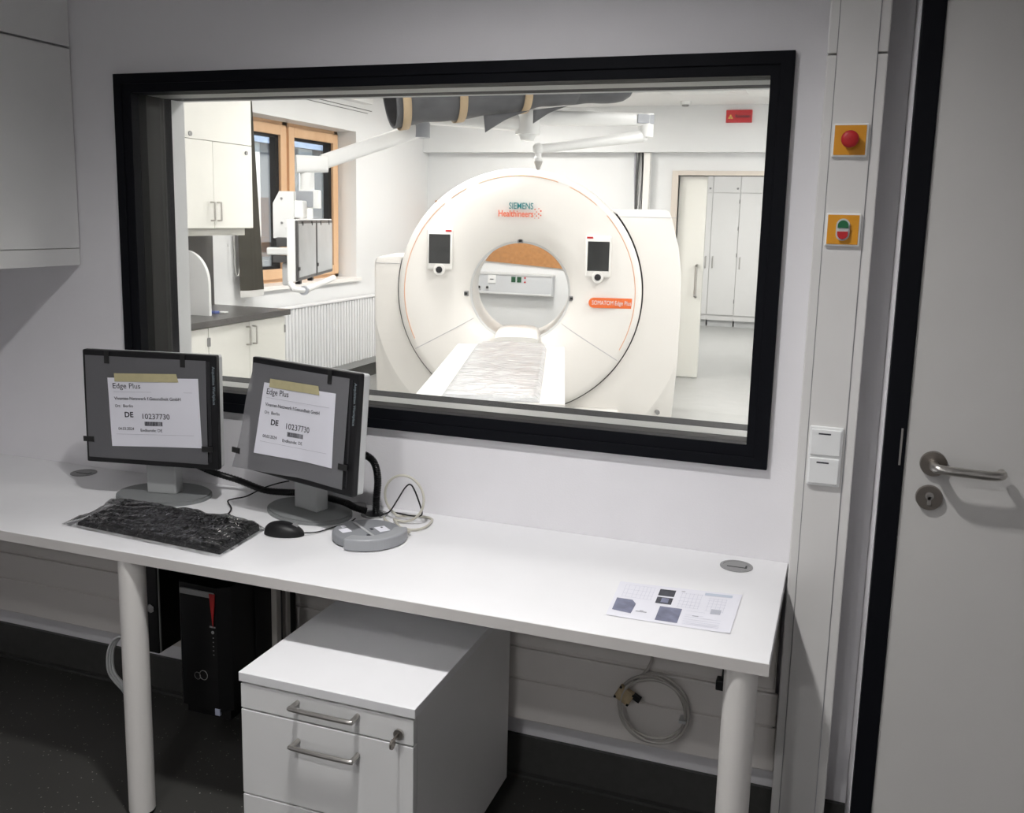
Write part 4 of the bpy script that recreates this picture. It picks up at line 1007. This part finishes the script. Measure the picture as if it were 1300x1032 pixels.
lp = [V(-1.048, -.204, hz + .012), V(-1.052, -.195, hz + .010), V(-1.085, -.175, hz + .008)] + loop + [V(-1.09, -.055, hz + .006), V(-1.045, -.06, hz + .004), V(-1.035, -.13, hz + .004), V(-1.06, -.165, hz + .004), V(-1.115, -.150, hz + .004), V(-1.16, -.12, hz + .004), V(-1.178, -.095, hz + .004)]
o = MB().tube(spline(lp, 3), .0036, 10).build('coiled_cable', M['cable_w'], smooth=60)
tag(o, 'off-white cable standing in a loop behind the grey control box', 'cable')
o = MB().tube(spline([V(-1.192, -.094, hz + .004), V(-1.174, -.108, hz + .016), V(-1.156, -.102, hz + .026), V(-1.135, -.098, hz + .060), V(-1.112, -.096, hz + .098), V(-1.097, -.094, hz + .108), V(-1.084, -.092, hz + .09), V(-1.068, -.088, hz + .045), V(-1.066, -.086, hz + .022), V(-1.088, -.090, hz + .017), V(-1.13, -.084, hz + .016), V(-1.165, -.068, hz + .012), V(-1.176, -.050, hz + .006)], 8), .0022, 8).build('thin_cable', M['blackp'], smooth=60)
tag(o, 'thin black cable bent into a triangle inside the off-white loop', 'cable')

# ------------------------------------------------------------------ printed drawing on the desk
c00, c10, c11, c01 = V(-.436, -.490, 0), V(-.172, -.482, 0), V(-.170, -.262, 0), V(-.450, -.292, 0)
t = thing('printed_drawing', 'printed plan sheet with small grey pictures at the right end of the desk', 'paper sheet', (-.31, -.38, DZ))
def pf(u, v): 
    return quad(c00, c10, c11, c01, u, v) + V(0, 0, DZ + .0008 + .0012 * (abs(u - .5) * 2) ** 4)
MB().grid(pf, 14, 8).build('sheet', M['paper'], t, smooth=60, world=True)
def pr(rects, name, m_, lift=.0004):
    b = MB()
    for P in rects:
        b.bm.faces.new([b.bm.verts.new(pf(u, v) + V(0, 0, lift)) for u, v in P])
    b.build(name, m_, t, world=True)
def R4(u0, v0, u1, v1): return [(u0, v0), (u1, v0), (u1, v1), (u0, v1)]
pr([[(.03, .16), (.19, .13), (.20, .40), (.16, .50), (.03, .50)]], 'printed_picture', M['photo_blue'])
pr([R4(.395, .06, .575, .43)], 'printed_picture', M['photo_blue'])
pr([R4(.345, .50, .475, .68)], 'printed_picture', M['photo_dark']); pr([R4(.345, .72, .475, .91)], 'printed_picture', M['photo_dark'])
pr([R4(.385, .53, .445, .66)], 'picture_detail', M['photo_blue'], .0008)
pr([R4(.71, .875, .93, .945)], 'title_block', mat('title_grey', (.50, .55, .64), .7))
rects = []
for u in [.06, .09, .14, .175] + [.21 + .03 * i for i in range(4)]: rects.append(R4(u, .56, u + .0025, .92))
for v in (.56, .66, .78, .92): rects.append(R4(.06, v, .15, v + .006)); rects.append(R4(.15, v, .31, v + .006))
pr(rects, 'line_work', M['inkpale']); rects = []
for u in [.53 + .032 * i for i in range(6)]: rects.append(R4(u, .48, u + .0025, .88))
for v in (.48, .55, .64, .74, .86): rects.append(R4(.52, v, .70, v + .006))
pr(rects, 'line_work', M['inkpale']); rects = []
for u in [.76 + .033 * i for i in range(5)]: rects.append(R4(u, .46, u + .0025, .82))
for v in (.46, .58, .66, .74, .80): rects.append(R4(.75, v, .90, v + .006))
pr(rects, 'line_work', M['inkpale']); rects = []
for v in (.07, .10, .14, .19, .25, .30, .40): rects.append(R4(.61, v, .90 if v < .3 else .76, v + .006))
pr(rects, 'line_work', M['inkpale'])
for q_ in (R4(.22, .20, .31, .225), R4(.25, .235, .28, .25), R4(.67, .285, .72, .305), R4(.52, .90, .55, .92)): pr([q_], 'caption_stroke', M['inkgrey'])
pr([R4(.80, .40, .88, .52)], 'printed_stamp', mat('stamp_grey', (.45, .46, .52), .7), .0006)

# ------------------------------------------------------------------ pedestal
t = thing('drawer_pedestal', 'white drawer pedestal standing half under the desk', 'drawer unit', (-1.0, -.42, 0))
PX0, PX1, PYf, PYb = -1.214, -.778, -.728, -.125
MB().box((PX0, PYf, .548), (PX1, PYb, .570), bevel=.0015).build('top', M['desk'], t, world=True)
MB().box((PX0 + .004, PYf + .022, .055), (PX1 - .004, PYb, .548)).build('body', M['white'], t, world=True)
for (z0, z1, h) in ((.485, .543, 1), (.276, .481, 1), (.062, .272, 1)):
    dr = MB().box((PX0 + .004, PYf + .002, z0), (PX1 - .004, PYf + .021, z1), bevel=.0012).build('drawer', M['white'], t, world=True)
    zc = .527 if z1 > .5 else z1 - .045
    xa, xb, yy = -1.062, -.914, PYf + .002
    MB().tube(spline([(xa, yy, zc), (xa, yy - .024, zc), (xa + .010, yy - .032, zc), (xb - .010, yy - .032, zc), (xb, yy - .024, zc), (xb, yy, zc)], 5), .0055, 12).build('handle', M['steel'], dr, smooth=60, world=True)
    if z1 > .5:
        lk = MB().cyl((-.815, PYf + .002, .507), (-.815, PYf - .004, .507), .0115, seg=24).build('lock', M['steel'], dr, smooth=40, world=True)
        MB().box((-.8165, PYf - .024, .503), (-.8135, PYf - .004, .511), bevel=.0008).cyl((-.817, PYf - .030, .500), (-.813, PYf - .030, .500), .011, seg=20).build('key', M['darksteel'], dr, world=True)
for x in (PX0 + .05, PX1 - .05):
    for y in (PYf + .06, PYb - .06):
        MB().cyl((x - .012, y, .026), (x + .012, y, .026), .026, seg=20).box((x - .016, y - .016, .040), (x + .016, y + .016, .056)).build('castor', M['blackp'], t, smooth=40, world=True)

# ------------------------------------------------------------------ computers hung under the desk
t = thing('computer_tower', 'black tower computer with a red stripe and silver loop badge hung under the desk', 'computer', (-1.553, -.25, .225))
x0, x1, yf, yb, z0, z1 = -1.634, -1.472, -.42, -.095, .222, .604
b = MB(); b.prism([(x0 + .012, yf), (x1 - .030, yf - .006), (x1, yf + .02), (x1, yb), (x0, yb), (x0, yf + .012)], z1 - z0 - .03, T=Matrix.Translation((0, 0, z0 + .03)))
b.box((x0 + .012, yf + .018, z0), (x1 - .01, yb - .01, z0 + .032)); b.build('case', M['blackg'], t, world=True)
fy = yf - .0045
MB().box((x0 + .016, fy - .002, z1 - .030), (x1 - .036, fy + .004, z1 - .014), bevel=.001).build('name_strip', M['grommet'], t, world=True)
b = MB(); b.prism([(-1.511, .495), (-1.503, .588), (-1.521, .588)], .003, T=frame((0, fy - .0028, 0), (1, 0, 0), (0, 0, 1))); b.build('red_stripe', M['red_mark'], t, world=True)
b = MB()
for (cx, cz, r) in ((-1.567, .347, .0095), (-1.5475, .352, .0125)):
    b.tube([V(cx + r * math.cos(a), fy - .002, cz + r * math.sin(a) * 1.05) for a in [2 * PI * k / 28 for k in range(28)]], .0016, 6, closed=True)
b.build('loop_badge', M['glassbadge'], t, smooth=60, world=True)
b = MB(); b.box((-1.524, fy - .002, .492), (-1.506, fy + .003, .496)); b.cyl((-1.515, fy + .002, .479), (-1.515, fy - .002, .479), .0045, seg=12)
for k in range(5): b.box((-1.516, fy - .001, .462 - k * .012), (-1.508, fy + .003, .4645 - k * .012))
b.build('front_ports', M['grommet'], t, world=True)
MB().box((-1.514, fy - .0025, .243), (-1.499, fy + .004, .262)).build('sticker', M['sticker'], t, world=True)
t = thing('computer_holder', 'black metal holder clamping the tower computer to the desk underside', 'bracket', (-1.553, -.25, .71))
b = MB(); b.box((-1.66, -.36, .700), (-1.45, -.14, .7118)); b.box((-1.645, -.33, .608), (-1.64, -.17, .70)); b.box((-1.466, -.33, .608), (-1.461, -.17, .70)); b.box((-1.645, -.33, .605), (-1.461, -.17, .609)); b.build('bracket', M['blackp'], t, world=True)
b = MB()
for y in (-.30, -.21):
    b.box((x0 - .004, y, z0 - .004), (x0 - .001, y + .02, .605)); b.box((x1 + .001, y, z0 - .004), (x1 + .004, y + .02, .605)); b.box((x0 - .004, y, z0 - .004), (x1 + .004, y + .02, z0 - .001))
b.build('strap', M['blackp'], t, world=True)
t = thing('equipment_box', 'black equipment box with a silver hexagonal knob behind the left desk leg', 'equipment box', (-1.82, -.25, .34))
b = MB(); b.box((-1.885, -.35, .338), (-1.760, -.10, .700), bevel=.002); b.build('case', M['blackg'], t, world=True)
MB().box((-1.885, -.36, .69), (-1.750, -.1, .7118)).build('hanger', M['blackp'], t, world=True)
MB().box((-1.7605, -.345, .34), (-1.757, -.34, .70)).build('edge_trim', M['grommet'], t, world=True)
b = MB(); b.cyl((-1.779, -.349, .474), (-1.779, -.357, .474), .0135, seg=6); b.build('hex_knob', M['glassbadge'], t, world=True)

o = MB().box((-1.440, -.268, .20), (-1.422, -.245, .7118), bevel=.003).build('cable_riser_profile', M['cable_g']); tag(o, 'pale vertical cable profile between tower computer and pedestal, nearer one', 'cable profile', 'vertical cable profiles under the desk')
o = MB().box((-1.440, -.215, .20), (-1.424, -.195, .7118), bevel=.003).build('cable_riser_profile', M['cable_g']); tag(o, 'pale vertical cable profile between tower computer and pedestal, rear one', 'cable profile', 'vertical cable profiles under the desk')
o = MB()
for k in range(5):
    o.tube(spline([V(-1.40 + k * .035, -.13, .705), V(-1.39 + k * .03, -.16 - .02 * (k % 2), .63 - .02 * k), V(-1.36 + k * .035, -.17, .61), V(-1.33 + k * .03, -.14, .66), V(-1.32 + k * .03, -.12, .705)], 6), .006, 8)
o = o.build('cable_bundle', M['blackp'], smooth=60); tag(o, 'dark bundle of cables hanging from the desk behind the pedestal', 'cables')
o = MB()
pts = spline([V(-1.87, -.22, .322), V(-1.905, -.29, .338), V(-1.945, -.30, .335), V(-1.975, -.30, .300), V(-1.986, -.30, .253), V(-1.978, -.30, .209), V(-1.945, -.29, .165), V(-1.98, -.24, .12), V(-2.04, -.15, .075), V(-2.085, -.10, .062)], 8)
for k in (-1, 0, 1): o.tube([p + V(.006 * k, .004 * k, .002 * k) for p in pts], .0042, 8)
o = o.build('grey_cable_strap', M['lightgrey'], smooth=60); tag(o, 'flat grey cable strap looping out behind the left desk leg', 'cable strap')

# cable coil under the right end of the desk
t = thing('cable_coil', 'coiled grey cable with a beige connector hanging under the desk', 'cable', (-.385, -.10, .25))
pts = []
for k in range(0, 3 * 40 + 1):
    a = PI * .72 - 2 * PI * k / 40; r = .088 + .005 * math.sin(k * .21); pts.append(V(-.388 + r * math.cos(a), -.105 - .006 * (k / 40), .335 + r * math.sin(a)))
pts = [V(-.392, -.10, .7118), V(-.392, -.10, .56), V(-.400, -.10, .46), V(-.42, -.10, .42)] + pts
o_ = MB().tube(spline(pts, 2), .0040, 10).build('wire', M['cable_g'], t, smooth=60, world=True)
TC = Matrix.Translation((-.463, -.118, .362)) @ Matrix.Rotation(math.radians(28), 4, 'Y')
MB().box((-.022, -.008, -.020), (.022, .008, .020), T=TC, bevel=.003).build('connector', M['connector'], t, world=True)
b = MB()
for sx in (-1, 1):
    for sz in (-1, 1): b.box((sx * .019 - .003, -.0095, sz * .016 - .003), (sx * .019 + .003, .0, sz * .016 + .003), T=TC)
b.box((.018, -.007, .006), (.040, .007, .020), T=TC); b.build('connector_clip', M['blackp'], t, world=True)
MB().box((-.318, -.128, .318), (-.300, -.098, .326), T=Matrix.Identity(4)).build('cable_tie', M['lightgrey'], t, world=True)
t = thing('hanging_plug', 'small black plug hanging beside the right desk leg', 'plug', (-.215, -.10, .43))
MB().box((-.232, -.125, .425), (-.208, -.095, .452), bevel=.003).build('plug_body', M['blackp'], t, world=True)
MB().tube([V(-.216, -.11, .452), V(-.212, -.11, .55), V(-.214, -.11, .7118)], .004, 8).build('wire', M['blackp'], t, world=True)

# ------------------------------------------------------------------ lights
def area(name, loc, size, power, color=(1, .97, .93), sy=None, shape='RECTANGLE', rot=(0, 0, 0), spread=180):
    L = bpy.data.lights.new(name, 'AREA'); L.shape = shape; L.size = size; L.energy = power; L.color = color; L.spread = math.radians(spread)
    if sy: L.size_y = sy
    o = bpy.data.objects.new(name, L); o.location = loc; o.rotation_euler = rot; COL.objects.link(o); return o
def downlight(x, y, p, label, cone, r=.085):
    t = thing('downlight', label, 'ceiling lamp', (x, y, CZ), group='round ceiling lamps of the control room')
    MB().lathe([(r, .0), (r + .002, .004), (r + .018, .004), (r + .020, .0)], Matrix.Translation((x, y, CZ)) @ Matrix.Rotation(-PI / 2, 4, 'X'), 40).build('trim_ring', M['arm'], t, world=True)
    MB().cyl((x, y, CZ - .001), (x, y, CZ), r, seg=36).build('diffuser', M['lamp'], t, world=True)
    L = bpy.data.lights.new('downlight_lamp', 'SPOT'); L.energy = p; L.spot_size = math.radians(cone); L.spot_blend = 1.0; L.shadow_soft_size = .06; L.color = (1, .985, .98)
    o = bpy.data.objects.new('downlight_lamp', L); o.location = (x, y, CZ - .015); COL.objects.link(o)
downlight(-.79, -1.09, 165, 'round ceiling lamp above the desk in front of the observation window', 138)
downlight(-.79, -2.75, 85, 'round ceiling lamp behind the photographer', 172)
downlight(-.79, -4.5, 190, 'added unseen fill lamp at the far end of the control room', 172)  # added unseen lamp, brightens the wall under the desk and the front faces
def ct_lamp(x, y, p, label):
    t = thing('ceiling_light', label, 'ceiling lamp', (x, y, RZ), group='square ceiling lamps of the scan room')
    MB().box((x - .31, y - .31, RZ - .012), (x + .31, y + .31, RZ)).build('frame', M['arm'], t, world=True)
    MB().box((x - .295, y - .295, RZ - .014), (x + .295, y + .295, RZ - .011)).build('diffuser', M['lamp'], t, world=True)
    area('ceiling_lamp', (x, y, RZ - .02), .58, p, (1, .985, .96), .58)
for x, y, lb in ((-2.8, 1.5, 'square ceiling lamp of the scan room, front left'), (-.5, 1.2, 'square ceiling lamp of the scan room, front right'),
                 (-2.9, 4.0, 'square ceiling lamp of the scan room, middle left'), (-.3, 3.7, 'square ceiling lamp of the scan room, middle right'),
                 (-2.9, 5.8, 'square ceiling lamp of the scan room, back left'), (.4, 5.8, 'square ceiling lamp of the scan room, back right')):
    ct_lamp(x, y, 39, lb)
area('side_room_lamp', (-1.4, 9.8, 2.66), 1.2, 95, (1, .985, .96), 1.2)

# daylight on the building across the yard
L = bpy.data.lights.new('sun', 'SUN'); L.energy = 15.0; L.angle = math.radians(1); L.color = (1, .97, .92)
o = bpy.data.objects.new('sun', L); o.rotation_euler = (0, math.radians(38), math.radians(20)); o.location = (3, 2, 8); COL.objects.link(o)
# sky
wd = bpy.data.worlds.new('sky'); SC.world = wd; wd.use_nodes = True; nt = wd.node_tree
bg = nt.nodes['Background']; sk = nt.nodes.new('ShaderNodeTexSky'); sk.sky_type = 'NISHITA'; sk.sun_elevation = math.radians(35); sk.sun_rotation = math.radians(200); sk.sun_disc = False
nt.links.new(sk.outputs[0], bg.inputs[0]); bg.inputs[1].default_value = .6

vs = SC.view_settings; SC.display_settings.display_device = 'sRGB'
vs.view_transform = 'Standard'; vs.look = 'None'; vs.gamma = 1.0; vs.exposure = 0.0
SC.cycles.use_denoising = True; SC.cycles.max_bounces = 10; SC.cycles.transparent_max_bounces = 16
SC.cycles.caustics_reflective = False; SC.cycles.caustics_refractive = False
